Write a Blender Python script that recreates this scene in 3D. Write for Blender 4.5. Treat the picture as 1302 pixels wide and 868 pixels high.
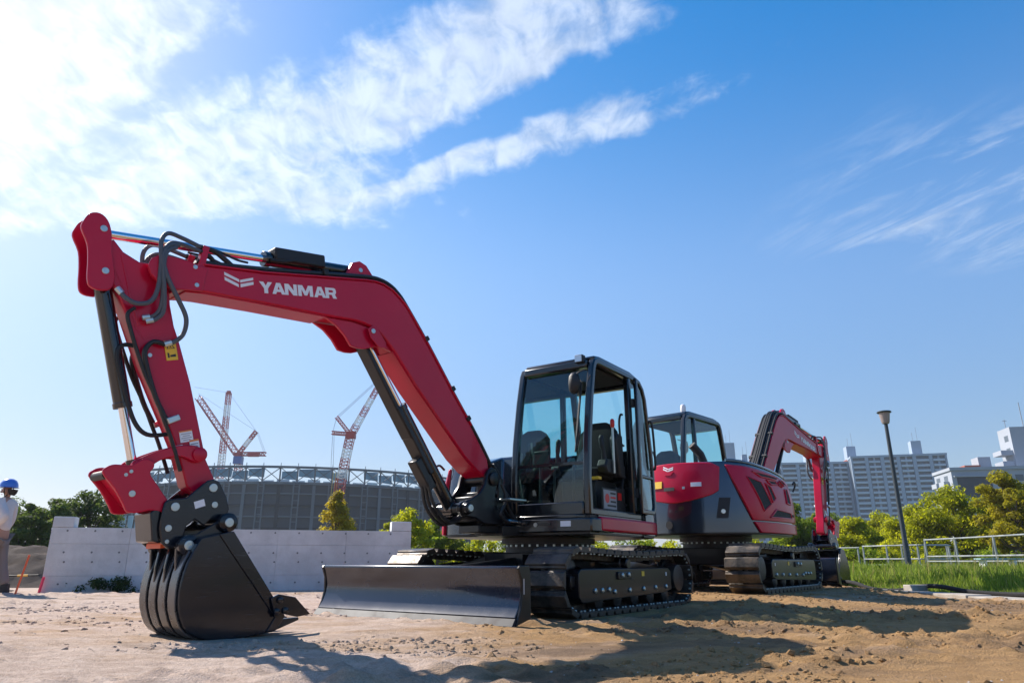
import bpy, bmesh, math, random
import numpy as np
from mathutils import Matrix, Vector
random.seed(7); RNG = np.random.default_rng(11)
PI = math.pi; R = math.radians
scene = bpy.context.scene
COL = scene.collection
for o in list(bpy.data.objects): bpy.data.objects.remove(o)

# ------------------------------------------------------------------ camera
CAM_H = 0.5; PITCH = R(17.5); FPX = 888.0
cam_data = bpy.data.cameras.new('camera'); cam = bpy.data.objects.new('camera', cam_data); COL.objects.link(cam)
cam_data.sensor_width = 36.0; cam_data.lens = FPX/1302*36.0
cam_data.clip_start = 0.05; cam_data.clip_end = 6000
cam.location = (0, 0, CAM_H); cam.rotation_euler = (PI/2 + PITCH, 0, 0)
scene.camera = cam

# ------------------------------------------------------------------ sun, sky, exposure
SUN_AZ, SUN_EL = -57.0, 41.0            # degrees; azimuth from +Y towards +X
sd = Vector((math.sin(R(SUN_AZ))*math.cos(R(SUN_EL)), math.cos(R(SUN_AZ))*math.cos(R(SUN_EL)), math.sin(R(SUN_EL))))
sun_data = bpy.data.lights.new('sun', 'SUN'); sun_data.energy = 4.6; sun_data.angle = R(0.53); sun_data.color = (1.0, 0.93, 0.84)
sun = bpy.data.objects.new('sun', sun_data); COL.objects.link(sun)
sun.rotation_euler = sd.to_track_quat('Z', 'Y').to_euler()
scene.view_settings.view_transform = 'Standard'; scene.view_settings.look = 'None'
scene.view_settings.gamma = 1.0; scene.view_settings.use_curve_mapping = False
scene.view_settings.exposure = 0.85

class NT:
    """small helper to write node trees as expressions"""
    def __init__(s, tree): s.t = tree
    def n(s, typ, **kw):
        nd = s.t.nodes.new(typ)
        for k, v in kw.items(): setattr(nd, k, v)
        return nd
    def put(s, sock, v):
        if isinstance(v, bpy.types.NodeSocket): s.t.links.new(v, sock)
        elif v is not None: sock.default_value = v
    def m(s, op, a, b=None, c=None, clamp=False):
        nd = s.n('ShaderNodeMath', operation=op); nd.use_clamp = clamp
        for i, v in enumerate((a, b, c)):
            if v is not None: s.put(nd.inputs[i], v)
        return nd.outputs[0]
    def ss(s, v, lo, hi, o0=0.0, o1=1.0):
        nd = s.n('ShaderNodeMapRange', interpolation_type='SMOOTHSTEP')
        s.put(nd.inputs[0], v)
        for i, q in enumerate((lo, hi, o0, o1)): nd.inputs[i+1].default_value = q
        return nd.outputs[0]
    def noise(s, vec, scale, detail=4, rough=0.55, dist=0.0, out=0):
        nd = s.n('ShaderNodeTexNoise'); s.put(nd.inputs['Vector'], vec)
        nd.inputs['Scale'].default_value = scale; nd.inputs['Detail'].default_value = detail
        nd.inputs['Roughness'].default_value = rough; nd.inputs['Distortion'].default_value = dist
        return nd.outputs[out]
    def mix(s, fac, a, b, blend='MIX'):
        nd = s.n('ShaderNodeMix', data_type='RGBA', blend_type=blend)
        s.put(nd.inputs[0], fac); s.put(nd.inputs[6], a if isinstance(a, bpy.types.NodeSocket) else (*a[:3], 1)); s.put(nd.inputs[7], b if isinstance(b, bpy.types.NodeSocket) else (*b[:3], 1))
        return nd.outputs[2]
    def comb(s, x, y, z):
        nd = s.n('ShaderNodeCombineXYZ'); s.put(nd.inputs[0], x); s.put(nd.inputs[1], y); s.put(nd.inputs[2], z); return nd.outputs[0]

world = bpy.data.worlds.new('World'); scene.world = world; world.use_nodes = True
wt = world.node_tree; wt.nodes.clear(); w = NT(wt)
sky = w.n('ShaderNodeTexSky', sky_type='NISHITA'); sky.sun_disc = False
sky.sun_elevation = R(SUN_EL); sky.sun_rotation = R(SUN_AZ)
sky.air_density = 1.0; sky.dust_density = 0.6; sky.ozone_density = 3.0; sky.altitude = 50
tc = w.n('ShaderNodeTexCoord').outputs['Generated']
sep = w.n('ShaderNodeSeparateXYZ'); wt.links.new(tc, sep.inputs[0]); dx, dy, dz = sep.outputs
# clouds live on a flat layer overhead: direction / height gives a place on that layer
hz = w.m('ADD', w.m('MAXIMUM', dz, 0.02), 0.1)
cx = w.m('DIVIDE', dx, hz); cy = w.m('DIVIDE', dy, hz)
q = w.m('ADD', w.m('MULTIPLY', cx, 0.5), w.m('MULTIPLY', cy, 0.87))       # across the streaks
t = w.m('SUBTRACT', w.m('MULTIPLY', cx, 0.87), w.m('MULTIPLY', cy, 0.5))   # along the streaks
lay = w.comb(cx, cy, 0.0)
wob = w.m('MULTIPLY', w.m('SUBTRACT', w.noise(lay, 2.6, 3), 0.5), 0.26)
q2 = w.m('ADD', q, wob); t2 = w.m('ADD', t, w.m('MULTIPLY', wob, 1.4))
band1 = w.m('MULTIPLY', w.m('MULTIPLY', w.ss(q2, 0.66, 0.84), w.ss(q2, 0.93, 1.04, 1, 0)), w.ss(t2, -0.46, -0.16, 1, 0))
band2 = w.m('MULTIPLY', w.m('MULTIPLY', w.ss(q2, 1.05, 1.11), w.ss(q2, 1.15, 1.25, 1, 0)), w.ss(t2, -0.60, 0.06, 1, 0))
band0 = w.m('MULTIPLY', w.m('MULTIPLY', w.ss(q2, 0.30, 0.46), w.ss(q2, 0.58, 0.70, 1, 0)), w.ss(t2, -1.05, -0.62, 1, 0))
bank = w.m('MULTIPLY', w.ss(t2, -1.15, -0.72, 1, 0), w.ss(q2, 0.5, 0.8))
low = w.ss(w.m('ADD', cy, wob), 1.50, 1.66, 1, 0)
mask = w.m('MULTIPLY', w.m('MAXIMUM', w.m('MAXIMUM', band1, w.m('MULTIPLY', band2, 0.85)), w.m('MAXIMUM', w.m('MULTIPLY', band0, 0.85), w.m('MULTIPLY', bank, 0.92))), low)
strv = w.comb(w.m('MULTIPLY', t, 1.0), w.m('MULTIPLY', q, 3.2), 0.0)
rip = w.comb(w.m('MULTIPLY', w.m('ADD', t, w.m('MULTIPLY', q, 0.35)), 3.0), w.m('MULTIPLY', q, 2.0), 3.0)
n1 = w.noise(strv, 3.2, 8, 0.60, 0.3); n2 = w.noise(rip, 5.0, 6, 0.58, 0.6); n3 = w.noise(lay, 13.0, 8, 0.62, 0.5)
nz = w.m('ADD', w.m('ADD', w.m('MULTIPLY', n1, 0.34), w.m('MULTIPLY', n2, 0.34)), w.m('MULTIPLY', n3, 0.32))
dens = w.ss(w.m('ADD', w.m('MULTIPLY', mask, 0.66), w.m('MULTIPLY', w.m('SUBTRACT', nz, 0.5), 1.9)), 0.16, 0.74)
dens = w.m('MULTIPLY', dens, w.ss(mask, 0.0, 0.22))
# thin fair-weather wisps on the other side of the sky
ww = w.comb(w.m('ADD', w.m('MULTIPLY', cx, 2.9), w.m('MULTIPLY', cy, 1.5)), w.m('SUBTRACT', w.m('MULTIPLY', cy, 0.9), w.m('MULTIPLY', cx, 0.1)), 7.0)
wn = w.noise(ww, 2.2, 9, 0.66, 0.7)
wm = w.m('MULTIPLY', w.m('MULTIPLY', w.ss(cx, 0.55, 0.95), w.ss(cx, 1.8, 2.6, 1, 0)), w.m('MULTIPLY', w.ss(cy, 1.05, 1.35), w.ss(cy, 1.60, 1.85, 1, 0)))
wisp = w.m('MULTIPLY', w.ss(wn, 0.44, 0.74), w.m('MULTIPLY', wm, 0.85))
dens = w.m('MAXIMUM', dens, wisp)
dens = w.m('MULTIPLY', dens, w.ss(dz, 0.05, 0.25))
# cloud light: brighter forward-scattered light towards the sun
nrm = w.n('ShaderNodeVectorMath', operation='NORMALIZE'); wt.links.new(tc, nrm.inputs[0])
dot = w.n('ShaderNodeVectorMath', operation='DOT_PRODUCT'); wt.links.new(nrm.outputs[0], dot.inputs[0]); dot.inputs[1].default_value = sd
cosun = w.m('MAXIMUM', dot.outputs['Value'], 0.0)
fwd = w.m('ADD', w.m('MULTIPLY', w.m('POWER', cosun, 8.0), 1.2), 2.3)
shade = w.ss(n2, 0.30, 0.70, 0.80, 1.14)
cl = w.m('MULTIPLY', fwd, shade)
ccol = w.n('ShaderNodeVectorMath', operation='SCALE'); ccol.inputs[0].default_value = (0.97, 0.985, 1.02); wt.links.new(cl, ccol.inputs['Scale'])
hs = w.n('ShaderNodeHueSaturation'); w.put(hs.inputs['Saturation'], w.ss(dz, 0.32, 0.70, 1.20, 1.42)); w.put(hs.inputs['Value'], w.ss(dz, 0.0, 0.45, 0.50, 1.0)); wt.links.new(sky.outputs[0], hs.inputs['Color'])
ca = w.n('ShaderNodeVectorMath', operation='SCALE'); wt.links.new(hs.outputs[0], ca.inputs[0]); ca.inputs['Scale'].default_value = 0.075
cb_ = w.n('ShaderNodeVectorMath', operation='ADD'); wt.links.new(ca.outputs[0], cb_.inputs[0]); cb_.inputs[1].default_value = (1, 1, 1)
cc_ = w.n('ShaderNodeVectorMath', operation='DIVIDE'); wt.links.new(hs.outputs[0], cc_.inputs[0]); wt.links.new(cb_.outputs[0], cc_.inputs[1])
csk = w.n('ShaderNodeVectorMath', operation='SCALE'); wt.links.new(cc_.outputs[0], csk.inputs[0]); csk.inputs['Scale'].default_value = 0.45
cad = w.n('ShaderNodeVectorMath', operation='ADD'); wt.links.new(csk.outputs[0], cad.inputs[0]); wt.links.new(ccol.outputs[0], cad.inputs[1])
tin = w.n('ShaderNodeVectorMath', operation='MULTIPLY'); wt.links.new(cc_.outputs[0], tin.inputs[0]); tin.inputs[1].default_value = (1.01, 0.955, 1.01)
skc = w.mix(w.m('MULTIPLY', dens, 0.94), tin.outputs[0], cad.outputs[0])
bg = w.n('ShaderNodeBackground'); bg.inputs['Strength'].default_value = 0.15
wt.links.new(skc, bg.inputs['Color'])
wo = w.n('ShaderNodeOutputWorld'); wt.links.new(bg.outputs[0], wo.inputs[0])

scene.render.engine = 'CYCLES'
scene.cycles.max_bounces = 8; scene.cycles.transparent_max_bounces = 16; scene.cycles.diffuse_bounces = 3; scene.cycles.glossy_bounces = 4

# ------------------------------------------------------------------ photo pixel -> point (1302 x 868 photograph)
def ray(px, py):
    u = (px-651)/FPX; v = (434-py)/FPX
    return Vector((u, math.cos(PITCH)-v*math.sin(PITCH), math.sin(PITCH)+v*math.cos(PITCH)))
def at_z(px, py, z=0.0):
    d = ray(px, py); k = (z-CAM_H)/d.z; return Vector((d.x*k, d.y*k, z))
def at_y(px, py, Y):
    d = ray(px, py); k = Y/d.y; return Vector((d.x*k, Y, CAM_H+d.z*k))

# ------------------------------------------------------------------ mesh helpers
class MB:
    def __init__(s): s.v = []; s.f = []; s.mi = []; s.cur = 0
    def add(s, vs, fs):
        b = len(s.v); s.v += [tuple(p) for p in vs]
        for f in fs: s.f.append(tuple(b+i for i in f)); s.mi.append(s.cur)
        return s
    def box(s, c, size, M=None):
        hx, hy, hz_ = size[0]/2, size[1]/2, size[2]/2
        vs = [Vector((x*hx, y*hy, z*hz_)) for z in (-1, 1) for y in (-1, 1) for x in (-1, 1)]
        if M is not None: vs = [M @ p for p in vs]
        vs = [p+Vector(c) for p in vs]
        return s.add(vs, [(0,2,3,1),(4,5,7,6),(0,1,5,4),(2,6,7,3),(0,4,6,2),(1,3,7,5)])
    def bb(s, x0, x1, y0, y1, z0, z1): return s.box(((x0+x1)/2, (y0+y1)/2, (z0+z1)/2), (abs(x1-x0), abs(y1-y0), abs(z1-z0)))
    def prism(s, poly, s0, s1):
        """poly in (x,z), extruded along y"""
        n = len(poly)
        vs = [(p[0], s0, p[1]) for p in poly] + [(p[0], s1, p[1]) for p in poly]
        return s.add(vs, [tuple(range(n)), tuple(range(2*n-1, n-1, -1))] + [(i, (i+1) % n, n+(i+1) % n, n+i) for i in range(n)])
    def prismz(s, poly, z0, z1, inset=0.0):
        n = len(poly); cxm = sum(p[0] for p in poly)/n; cym = sum(p[1] for p in poly)/n
        vs = [(p[0], p[1], z0) for p in poly] + [(p[0]+(cxm-p[0])*inset, p[1]+(cym-p[1])*inset, z1) for p in poly]
        return s.add(vs, [tuple(range(n-1, -1, -1)), tuple(range(n, 2*n))] + [(i, (i+1) % n, n+(i+1) % n, n+i) for i in range(n)])
    def ring(s, outer, inner, s0, s1):
        """two loops of equal length in (x,z), extruded along y"""
        n = len(outer)
        vs = [(p[0], y, p[1]) for y in (s0, s1) for lp in (outer, inner) for p in lp]
        fs = []
        for i in range(n):
            j = (i+1) % n
            fs += [(i, j, n+j, n+i), (2*n+i, 3*n+i, 3*n+j, 2*n+j), (i, 2*n+i, 2*n+j, j), (n+i, n+j, 3*n+j, 3*n+i)]
        return s.add(vs, fs)
    def tube(s, path, r, n=8, closed=False, caps=True, flat=1.0):
        path = [Vector(p) for p in path]; m = len(path); rings = []; up = None
        rr = r if isinstance(r, (list, tuple)) else [r]*m
        for i, p in enumerate(path):
            if closed: tg = path[(i+1) % m]-path[i-1]
            else: tg = path[min(i+1, m-1)]-path[max(i-1, 0)]
            tg.normalize()
            if up is None:
                up = Vector((0, 0, 1)) if abs(tg.z) < 0.9 else Vector((1, 0, 0))
            a = tg.cross(up)
            if a.length < 1e-5: a = tg.cross(Vector((0, 1, 0)))
            a.normalize(); b = a.cross(tg); up = b
            rings.append([p+(a*math.cos(2*PI*(k+0.5)/n)+b*math.sin(2*PI*(k+0.5)/n)*flat)*rr[i] for k in range(n)])
        vs = [x for rg in rings for x in rg]; fs = []
        for i in range(m if closed else m-1):
            j = (i+1) % m
            for k in range(n): fs.append((i*n+k, i*n+(k+1) % n, j*n+(k+1) % n, j*n+k))
        if caps and not closed: fs += [tuple(range(n-1, -1, -1)), tuple((m-1)*n+k for k in range(n))]
        return s.add(vs, fs)
    def cyl(s, p0, p1, r, n=16, r1=None): return s.tube([p0, p1], [r, r if r1 is None else r1], n)
    def lathe(s, prof, c=(0, 0, 0), axis='z', n=24):
        """prof = [(radius, height)]"""
        vs = []; m = len(prof)
        for (r, h) in prof:
            for k in range(n):
                a = 2*PI*k/n; u, v = r*math.cos(a), r*math.sin(a)
                vs.append({'z': (c[0]+u, c[1]+v, c[2]+h), 'y': (c[0]+u, c[1]+h, c[2]+v), 'x': (c[0]+h, c[1]+u, c[2]+v)}[axis])
        fs = [(i*n+k, i*n+(k+1) % n, (i+1)*n+(k+1) % n, (i+1)*n+k) for i in range(m-1) for k in range(n)]
        fs += [tuple(range(n-1, -1, -1)), tuple((m-1)*n+k for k in range(n))]
        return s.add(vs, fs)
    def mesh(s, name, mats, smooth=35.0, recalc=True):
        me = bpy.data.meshes.new(name); me.from_pydata(s.v, [], s.f)
        if recalc:
            bm = bmesh.new(); bm.from_mesh(me); bmesh.ops.recalc_face_normals(bm, faces=bm.faces); bm.to_mesh(me); bm.free()
        for m_ in (mats if isinstance(mats, (list, tuple)) else [mats]): me.materials.append(m_)
        if any(s.mi): me.polygons.foreach_set('material_index', s.mi)
        if smooth:
            me.polygons.foreach_set('use_smooth', [True]*len(me.polygons))
            me.set_sharp_from_angle(angle=R(smooth))
        me.update(); return me
    def obj(s, name, mats, parent=None, M=None, bevel=0.0, seg=2, smooth=35.0):
        return link(name, s.mesh(name, mats, smooth), parent, M, bevel, seg)

def link(name, data, parent=None, M=None, bevel=0.0, seg=2):
    o = bpy.data.objects.new(name, data); COL.objects.link(o)
    if parent is not None: o.parent = parent
    if M is not None: o.matrix_basis = M
    if bevel > 0:
        b = o.modifiers.new('bevel', 'BEVEL'); b.width = bevel; b.segments = seg; b.limit_method = 'ANGLE'; b.angle_limit = R(40); b.harden_normals = False
    return o
def empty(name, loc=(0, 0, 0), rz=0.0):
    o = bpy.data.objects.new(name, None); COL.objects.link(o); o.location = loc; o.rotation_euler = (0, 0, rz); o.empty_display_size = 0.2
    return o
def tag(o, label=None, cat=None, group=None, kind=None):
    if label: o['label'] = label
    if cat: o['category'] = cat
    if group: o['group'] = group
    if kind: o['kind'] = kind
    return o
def smooth_path(pts, sub=6):
    """Catmull-Rom through the points"""
    P_ = [Vector(p) for p in pts]; out = []
    for i in range(len(P_)-1):
        a, b, c, d = P_[max(i-1, 0)], P_[i], P_[i+1], P_[min(i+2, len(P_)-1)]
        for k in range(sub):
            u = k/sub
            out.append(0.5*((2*b)+(c-a)*u+(2*a-5*b+4*c-d)*u*u+(3*b-a-3*c+d)*u**3))
    return out+[P_[-1]]
def inset(poly, d):
    """offset a (x,z) loop inwards"""
    n = len(poly); A = sum(poly[i][0]*poly[(i+1) % n][1]-poly[(i+1) % n][0]*poly[i][1] for i in range(n)); sg = 1 if A > 0 else -1
    out = []
    for i in range(n):
        p0, p1, p2 = Vector(poly[i-1]), Vector(poly[i]), Vector(poly[(i+1) % n])
        e1 = (p1-p0).normalized(); e2 = (p2-p1).normalized()
        n1 = Vector((-e1.y, e1.x))*sg; n2_ = Vector((-e2.y, e2.x))*sg
        b = (n1+n2_); k = 1.0/max(0.3, (1+n1.dot(n2_)))
        out.append(tuple(p1+b*k*d))
    return out

# ------------------------------------------------------------------ materials
MATS = {}
def mat(name, col, rough=0.5, scratch=0.0, metal=0.0, coat=0.0, var=0.0, vscale=3.0, bump=0.0, bscale=40.0, dirt=0.0, dirtcol=(0.30, 0.22, 0.15), spec=0.5, coord='Object', emit=None):
    if name in MATS: return MATS[name]
    m_ = bpy.data.materials.new(name); m_.use_nodes = True; tr = m_.node_tree; tr.nodes.clear(); k = NT(tr)
    out = k.n('ShaderNodeOutputMaterial'); b = k.n('ShaderNodeBsdfPrincipled'); tr.links.new(b.outputs[0], out.inputs[0])
    b.inputs['Roughness'].default_value = rough; b.inputs['Metallic'].default_value = metal
    b.inputs['Coat Weight'].default_value = coat; b.inputs['Coat Roughness'].default_value = 0.06
    b.inputs['Specular IOR Level'].default_value = spec
    tcn = k.n('ShaderNodeTexCoord').outputs[coord]
    c = (*col, 1)
    if var > 0:
        nn = k.noise(tcn, vscale, 6, 0.6)
        c = k.mix(k.ss(nn, 0.3, 0.7), tuple(x*(1-var) for x in col), tuple(min(1, x*(1+var)) for x in col))
        k.put(b.inputs['Roughness'], k.ss(nn, 0.25, 0.75, max(0.02, rough*0.8), min(1, rough*1.25)))
    if scratch > 0:
        mp = k.n('ShaderNodeMapping'); mp.inputs['Rotation'].default_value = (0.3, 0.7, 0.2); mp.inputs['Scale'].default_value = (1.6, 30, 34); tr.links.new(tcn, mp.inputs[0])
        sn = k.noise(mp.outputs[0], 3.0, 5, 0.7, 0.8); patchy = k.ss(k.noise(tcn, 3.0, 3), 0.42, 0.62)
        c = k.mix(k.m('MULTIPLY', k.m('MULTIPLY', k.ss(sn, 0.58, 0.70), patchy), scratch), c, (0.11, 0.115, 0.125))
    if dirt > 0:
        geo = k.n('ShaderNodeNewGeometry')
        dn = k.noise(tcn, 5.0, 8, 0.7)
        fac = k.m('MULTIPLY', k.ss(dn, 0.42, 0.72), dirt)
        c = k.mix(fac, c if not isinstance(c, tuple) else c, dirtcol)
        rr = k.m('ADD', k.m('MULTIPLY', fac, 0.5), rough, clamp=True); k.put(b.inputs['Roughness'], rr)
    k.put(b.inputs['Base Color'], c)
    if bump > 0:
        bn = k.n('ShaderNodeBump'); bn.inputs['Strength'].default_value = bump; bn.inputs['Distance'].default_value = 0.02
        k.put(bn.inputs['Height'], k.noise(tcn, bscale, 6, 0.6)); tr.links.new(bn.outputs[0], b.inputs['Normal'])
    MATS[name] = m_; return m_

RED = mat('red_paint', (0.48, 0.002, 0.033), 0.28, coat=0.25, var=0.05, vscale=1.5, dirt=0.025, dirtcol=(0.40,0.20,0.18), spec=0.25)
BLACK = mat('black_paint', (0.005, 0.006, 0.009), 0.30, coat=0.15, spec=0.35, var=0.15, dirt=0.10, dirtcol=(0.09, 0.07, 0.055))
GLOSS = mat('gloss_charcoal_paint', (0.050, 0.060, 0.078), 0.14, metal=0.75, coat=1.0, dirt=0.02)
CABM = mat('cab_frame_paint', (0.005, 0.007, 0.010), 0.2, coat=0.5)
STEEL = mat('blackened_steel', (0.018, 0.018, 0.020), 0.40, metal=0.25, var=0.35, vscale=6, dirt=0.20, dirtcol=(0.14, 0.10, 0.07), bump=0.15)
SHOE = mat('track_shoe_steel', (0.060, 0.055, 0.050), 0.38, metal=0.5, var=0.45, vscale=9, dirt=0.55, dirtcol=(0.20, 0.14, 0.09), bump=0.25)
BUCK = mat('bucket_paint', (0.006, 0.008, 0.014), 0.19, coat=0.2, spec=0.4, var=0.2, vscale=4, scratch=0.35, dirt=0.03, dirtcol=(0.15, 0.125, 0.10))
CYLB = mat('cylinder_black_paint', (0.006, 0.008, 0.011), 0.18, coat=0.6, var=0.1)
CHROME = mat('chrome_rod', (0.78, 0.78, 0.80), 0.12, metal=1.0)
ZINC = mat('zinc_bolt', (0.50, 0.56, 0.55), 0.34, metal=0.85)
RUBBER = mat('hose_rubber', (0.012, 0.012, 0.013), 0.5)
HOSE = mat('grey_braided_hose', (0.075, 0.09, 0.11), 0.5, bump=0.3, bscale=220)
SEATM = mat('seat_fabric', (0.010, 0.010, 0.012), 0.85, bump=0.3, bscale=160)
WHITE = mat('white_decal', (0.80, 0.80, 0.82), 0.4)
YELLOW = mat('yellow_decal', (0.80, 0.50, 0.03), 0.45)
INK = mat('decal_ink', (0.02, 0.02, 0.02), 0.5)
ORANGE = mat('orange_decal', (0.75, 0.20, 0.04), 0.45)
REDP = mat('red_plastic', (0.60, 0.015, 0.012), 0.35)
DARKP = mat('dark_plastic', (0.010, 0.0105, 0.012), 0.55, bump=0.15, bscale=200)
GRILLE = mat('grille_mesh', (0.012, 0.014, 0.016), 0.6, bump=0.6, bscale=300)
LAMPG = mat('lamp_glass', (0.55, 0.58, 0.60), 0.08, metal=0.6)
def glass(name, tint, strength=1.0):
    m_ = bpy.data.materials.new(name); m_.use_nodes = True; tr = m_.node_tree; tr.nodes.clear(); k = NT(tr)
    out = k.n('ShaderNodeOutputMaterial'); tp = k.n('ShaderNodeBsdfTransparent'); tp.inputs[0].default_value = (*tint, 1)
    gl = k.n('ShaderNodeBsdfGlossy'); gl.inputs['Roughness'].default_value = 0.01; gl.inputs['Color'].default_value = (0.9, 0.95, 0.95, 1)
    fr = k.n('ShaderNodeFresnel'); fr.inputs['IOR'].default_value = 1.5
    mx = k.n('ShaderNodeMixShader'); tr.links.new(k.m('MULTIPLY', fr.outputs[0], strength, clamp=True), mx.inputs[0]); tr.links.new(tp.outputs[0], mx.inputs[1]); tr.links.new(gl.outputs[0], mx.inputs[2])
    tr.links.new(mx.outputs[0], out.inputs[0]); MATS[name] = m_; return m_
GLASS = glass('tinted_cab_glass', (0.66, 0.94, 0.93), 1.7)
# ------------------------------------------------------------------ setting
_tab = RNG.random((256, 256))
def vnoise(x, y):
    xi = np.floor(x).astype(int); yi = np.floor(y).astype(int); fx = x-xi; fy = y-yi
    fx = fx*fx*(3-2*fx); fy = fy*fy*(3-2*fy); a = _tab[xi & 255, yi & 255]; b = _tab[(xi+1) & 255, yi & 255]; c = _tab[xi & 255, (yi+1) & 255]; d = _tab[(xi+1) & 255, (yi+1) & 255]
    return (a*(1-fx)+b*fx)*(1-fy)+(c*(1-fx)+d*fx)*fy - 0.5
def fbm(x, y, f, octv=4, g=0.5):
    s = 0; a = 1.0
    for i in range(octv): s = s+a*vnoise(x*f+17.3*i, y*f+9.1*i); f *= 2.03; a *= g
    return s
def sst(x, a, b): t_ = np.clip((x-a)/(b-a), 0, 1); return t_*t_*(3-2*t_)
def local(x, y, X, Y, psi): dx_, dy_ = x-X, y-Y; return dx_*math.cos(psi)+dy_*math.sin(psi), -dx_*math.sin(psi)+dy_*math.cos(psi)
KA, KB = Vector((6.25, 14.6)), Vector((7.25, 9.0))          # edge between dirt and grass
KD = (KB-KA).normalized(); KN = Vector((-KD.y, KD.x))
if KN.x < 0: KN = -KN
def kside(x, y): return (x-KA.x)*KN.x+(y-KA.y)*KN.y
M1P = (0.426, 8.529, R(-90-35.9)); M2P = (3.17, 11.30, R(90-37.3))
def ground_h(x, y):
    near = np.exp(-((x*0.045)**2+((y-8)*0.045)**2))
    h = (0.035*fbm(x, y, 0.35, 3)+0.030*fbm(x*0.55, y*1.1, 1.6, 5, 0.62)*(0.35+0.9*sst(fbm(x+40, y, 0.33, 2), -0.12, 0.25)))*near
    rough = sst(fbm(x*0.5+9, y*1.3+3, 0.6, 3)+0.10*sst(x, -1, 3)+0.10*sst(-y, -5.0, -4.0), -0.05, 0.22)
    h = h+0.030*np.abs(fbm(x, y, 5.0, 4, 0.6))*rough*near*3.0+0.013*fbm(x, y, 12.0, 4, 0.65)*near
    lx, ly = local(x, y, *M1P)
    rut = np.exp(-((np.abs(ly)-0.914)/0.22)**2)*sst(-lx, 1.2, 2.0)*sst(lx, -7, -4)
    h = h-0.03*rut
    f1 = sst(-np.abs(lx), -2.0, -1.6)*sst(-np.abs(ly), -1.5, -1.25); h = h*(1-f1)+f1*0.0
    wind = np.exp(-((lx-2.46)/0.10)**2)*sst(-np.abs(ly), -1.5, -1.0); h = h*(1-0.7*wind)+wind*(0.010+0.07*np.abs(fbm(x, y, 4.0, 3, 0.6)))
    bk = np.exp(-(((x+1.95)/0.7)**2+((y-5.6)/0.7)**2)**2); h = h*(1-bk)+bk*(-0.012)
    kx, ky = local(x, y, *M2P); d2 = np.maximum(np.abs(kx)-1.5, 0)**2+np.maximum(np.abs(ky)-1.2, 0)**2
    m2 = np.exp(-d2/0.9); f2 = sst(-np.abs(kx), -2.2, -1.6)*sst(-np.abs(ky), -1.6, -1.25)
    h = h*(1-f2)+0.10*np.maximum(m2, f2)
    pile = 0.10*np.exp(-(((x-1.9)/0.9)**2+((y-7.3)/0.35)**2))*(0.6+0.8*np.abs(fbm(x, y, 3.0, 3, 0.6))); h = h+pile*(1-f1)
    for (cx_, cy_, sx_, sy_, a_) in ((5.2,12.9,0.6,0.5,0.10),(6.1,13.6,0.5,0.4,0.07),(2.0,4.3,0.7,0.25,0.05),(-0.2,3.9,0.9,0.2,0.05),(4.2,7.0,0.8,0.25,0.05)):
        h = h+a_*np.exp(-(((x-cx_)/sx_)**2+((y-cy_)/sy_)**2))*(0.4+1.6*np.abs(fbm(x, y, 4.0, 3, 0.6)))
    for (cx_, cy_, sx_, sy_, a_) in ((4.35,6.05,0.30,0.10,-0.07),(0.85,3.75,0.16,0.10,-0.04)):
        h = h+a_*np.exp(-(((x-cx_)/sx_)**2+((y-cy_)/sy_)**2))
    for (ax_, ay_, ang_, w_r) in ((1.2,6.55,0.10,0.22),(1.6,5.75,0.04,0.22),(2.6,4.9,0.16,0.20),(4.0,8.6,0.22,0.22)):
        ux, uy = math.cos(ang_), math.sin(ang_); al_ = (x-ax_)*ux+(y-ay_)*uy; ac_ = -(x-ax_)*uy+(y-ay_)*ux
        bnd = sst(al_, 0.0, 0.8)*sst(-al_, -9.0, -7.0)*np.exp(-(ac_/w_r)**4)
        h = h+(1-f1)*(1-f2)*bnd*(-0.022+0.030*np.sign(np.sin(al_*2*PI/0.165))*(0.5+fbm(x, y, 1.2, 3)))
        h = h+(1-f1)*(1-f2)*0.022*np.exp(-((np.abs(ac_)-w_r*1.15)/0.06)**2)*sst(al_, 0.0, 0.8)*sst(-al_, -9.0, -7.0)*(0.4+1.4*np.abs(fbm(x, y, 5.0, 3, 0.6)))
    ks = kside(x, y); h = h*(1-sst(ks, -0.3, 0.4)) - 0.05*sst(ks, 0.0, 0.4)
    lw = sst(y, 11.8, 12.6)*sst(-x, 1.0, 3.0); h = h*(1-lw)
    return h
def axis(lo, hi, st, far, r_=1.35):
    core = list(np.arange(lo, hi, st)); a = [hi]; s = st
    while a[-1] < far: s *= r_; a.append(a[-1]+s)
    b = [lo]; s = st
    while b[-1] > -far: s *= r_; b.append(b[-1]-s)
    return np.array(b[:0:-1]+core+a)
gx = axis(-9.0, 10.0, 0.055, 3000); 
gy = np.concatenate([axis(2.6, 7.0, 0.028, 3000)[axis(2.6, 7.0, 0.028, 3000) < 7.0], np.arange(7.0, 16.0, 0.06), 16.0+np.cumsum(0.06*1.3**np.arange(40))])
XX, YY = np.meshgrid(gx, gy); ZZ = ground_h(XX, YY)
vv = np.stack([XX.ravel(), YY.ravel(), ZZ.ravel()], 1); nx_, ny_ = len(gx), len(gy)
ii = (np.arange(ny_-1)[:, None]*nx_+np.arange(nx_-1)[None, :]).ravel()
ff = np.stack([ii, ii+1, ii+nx_+1, ii+nx_], 1)
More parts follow.
